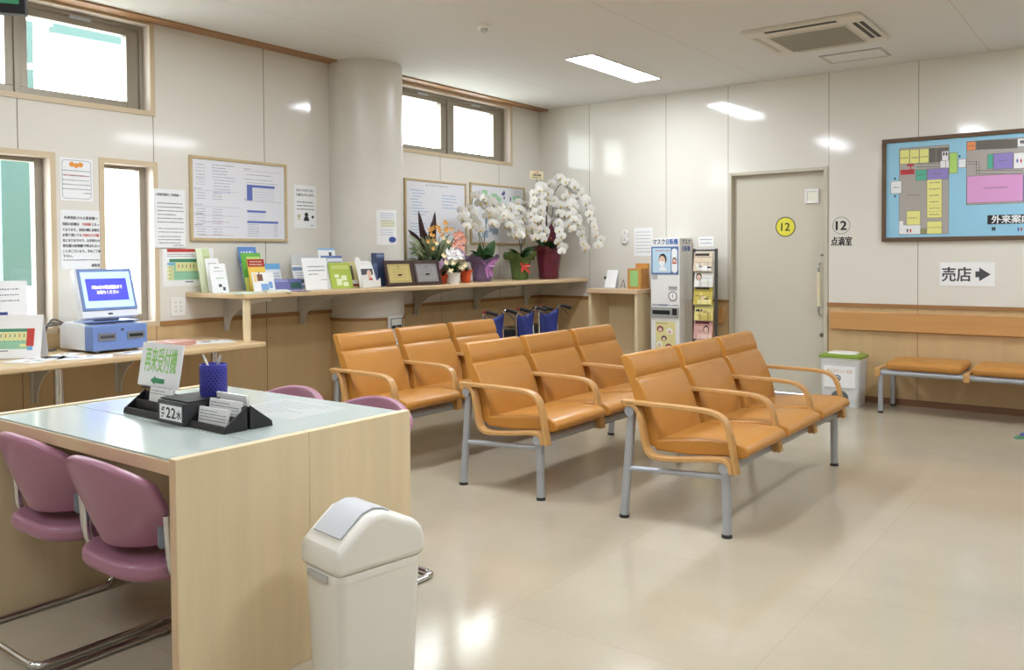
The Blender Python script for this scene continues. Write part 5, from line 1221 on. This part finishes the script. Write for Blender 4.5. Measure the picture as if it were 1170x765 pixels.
def lily(matl, c, s, n=6):
    mb = MB(); nn = Vector((.86, -.35, .37)).normalized(); u = nn.cross(Vector((0, 0, 1))).normalized(); v = u.cross(nn)
    for k in range(n): a = 2 * math.pi * k / n + rnd.random(); ax = u * math.cos(a) + v * math.sin(a); ellipse_petal(mb, (0, 0, 0), ax, nn.cross(ax), nn, s, s * .28, s * .3)
    return obj('blossom', mb, matl, bq, loc=c - B0)
M_lily = mat('orange lily', (212, 150, 60), .5); M_salm = mat('salmon bloom', (222, 148, 122), .5); M_lav = mat('lavender bloom', (170, 136, 160), .5); M_crm = mat('cream bloom', (232, 214, 166), .5); M_wht = mat('white bloom', (236, 232, 228), .5)
for q in ((499, 256), (504, 254), (511, 253), (497, 263), (503, 262), (509, 259), (514, 256), (500, 268), (506, 266), (496, 258)): lily(M_lily, atX(q[0] - 2 + rnd.uniform(-3, 3), q[1] + 4 + rnd.uniform(-3, 6), .34 + rnd.uniform(-.06, .06)), .030)
for q in ((521, 270), (525, 268), (529, 274), (523, 276), (519, 280), (527, 282)): lily(M_salm, atX(q[0], q[1], .34), .045)
for q in ((499, 278), (507, 272), (512, 276)): lily(M_crm, atX(q[0], q[1], .38), .022, 8)
for q in ((516, 262), (489, 276), (495, 284)): lily(M_lily, atX(q[0], q[1], .37), .022)
for q in ((505, 300), (501, 304), (510, 297), (524, 287), (528, 290), (520, 290)): lily(M_lav, atX(q[0], q[1], .38), .035, 8)
# small white pot in front
bp = atX(519, 325.5, .52); sp_ = empty('flower_pot', (.52, bp.y, ZS), 0, 'small white flower pot with mixed blooms in front of the bouquet', 'flower pot')
obj('pot', MB().lathe([(.042, 0), (.058, .095), (.062, .10), (.056, .098), (.0, .09)], n=28), M_white, sp_); B1 = sp_.location
mb = MB()
for i in range(60):
    a = rnd.uniform(0, 6.28); r = rnd.uniform(.05, .12); leaf_blade(mb, (0, 0, .09), (r * math.cos(a), r * math.sin(a), rnd.uniform(.09, .20)), .013, .015)
tag(obj('foliage', mb, M_green, sp_), kind='stuff')
bqk = bq; bq = sp_; B0 = B1
for q in ((512, 288), (517, 286), (523, 288), (520, 294), (513, 293), (526, 293), (516, 290)): lily(M_wht, atX(q[0], q[1], .54), .034, 9)
for q in ((515, 309), (523, 303), (528, 306), (531, 303), (507, 292), (518, 300), (510, 300)): lily(M_crm, atX(q[0], q[1], .56), .026, 9)
# orange wrapped pots peeping out beside it
M_orw = mat('orange wrap', (206, 80, 36), .4)
for px_, lb, h in ((505, 'orange wrapped pot behind the silver certificate', .07), (532, 'orange wrapped pot right of the small white flower pot', .10)):
    bp = atX(px_, 323, .40); t = empty('wrapped_pot', (.40, bp.y, ZS), 0, lb, 'flower pot', 'orange wrapped pots')
    wrap_pot(t, .045, .055, h, M_orw, .06, .012, 'wrap')
    mb = MB()
    for i in range(16): a = rnd.uniform(0, 6.28); leaf_blade(mb, (0, 0, h * .85), (.06 * math.cos(a), .06 * math.sin(a), h + rnd.uniform(.02, .06)), .012, .01)
    tag(obj('foliage', mb, M_green, t), kind='stuff')

# ================================================================== FOLDED WHEELCHAIRS (local +x is the back, facing the viewer; y is the folded width)
def wheelchair(loc, w, label):
    t = empty('folded_wheelchair', loc, 0, label, 'wheelchair', 'folded blue wheelchairs under the shelf')
    M_rub = mat('tyre rubber', (40, 40, 42), .7)
    for s_, y in ((-1, 0), (1, w)):
        mb = MB(); mb.tube(crom([(.0, y, .12), (.0, y, .45), (-.01, y, .70), (.0, y, .795), (.02, y, .815), (.05, y, .82)], 5), .0115, 10); mb.tube([(.0, y, .44), (-.36, y, .44)], .011, 8); mb.tube([(-.0, y, .14), (-.36, y, .14)], .011, 8); mb.tube([(-.36, y, .10), (-.36, y, .62), (-.0, y, .64)], .011, 8)
        obj('side_frame', mb, M_chrome, t)
        h_ = obj('push_handle', MB().tube([(.045, y, .8205), (.15, y, .80)], [.016, .017], 12), M_black, t)
        obj('brake_lever', MB().tube(crom([(.03, y + .004, .80), (.07, y + .012, .775), (.115, y + .02, .735)], 4), .005, 8), M_black, h_)
        obj('brake_bracket', MB().box(.0, .035, y - .016, y + .016, .805, .832), flat((150, 60, 50)) if s_ < 0 else M_chrome, t)
        wh = MB(); yy = y + s_ * .028; pth = [(-.02 + .19 * math.cos(R(a)), yy, .203 + .19 * math.sin(R(a))) for a in range(0, 361, 15)]
        wo = obj('wheel', wh.tube(pth, .012, 8, caps=False), M_rub, t)
        sp = MB(); sp.tube([(-.02, yy - .02, .203), (-.02, yy + .02, .203)], .02, 12)
        for a in range(0, 360, 30): sp.tube([(-.02, yy, .203), (-.02 + .182 * math.cos(R(a)), yy, .203 + .182 * math.sin(R(a)))], .0015, 4)
        obj('spokes', sp, M_chrome, wo)
        pth = [(-.36 + .062 * math.cos(R(a)), y, .074 + .062 * math.sin(R(a))) for a in range(0, 361, 20)]
        cw = MB(); cw.tube(pth, .012, 8, caps=False); cw.tube([(-.36, y - .012, .074), (-.36, y + .012, .074)], .05, 14); obj('caster', cw, M_rub, t)
    # sagging folded back cloth and seat
    mb = MB(); vs = []; nu, nv = 12, 8
    for j in range(nv + 1):
        for i in range(nu + 1):
            u = i / nu; v = j / nv; sag = math.sin(math.pi * u)
            vs.append((  .012 - .045 * sag + .012 * math.sin(9 * u + 4 * v), .004 + (w - .008) * u, .42 + .37 * v - .05 * sag * (v > .5) * (v - .5) * 2))
    mb.add(vs, [(j * (nu + 1) + i, j * (nu + 1) + i + 1, (j + 1) * (nu + 1) + i + 1, (j + 1) * (nu + 1) + i) for j in range(nv) for i in range(nu)])
    o = obj('back_cloth', mb, M_blue, t, angle=80); so = o.modifiers.new('t', 'SOLIDIFY'); so.thickness = .008
    mb = MB(); mb.prism([(0, .44), (w * .5, .60), (w, .44), (w, .452), (w * .5, .615), (0, .452)], 'x', -.34, -.09); obj('seat_cloth', mb, mat('black nylon', (26, 26, 32), .6), t)
    mb = MB(); mb.tube([(-.14, 0, .15), (-.14, w, .43)], .01, 8); mb.tube([(-.16, w, .15), (-.16, 0, .43)], .01, 8); obj('cross_brace', mb, M_chrome, t)
    return t
wheelchair((.85, -2.085, 0), .285, 'folded blue wheelchair under the shelf, nearest the column')
wheelchair((.85, -1.590, 0), .255, 'folded blue wheelchair under the shelf, the middle one')
wheelchair((.85, -1.230, 0), .305, 'folded blue wheelchair under the shelf, nearest the back corner')
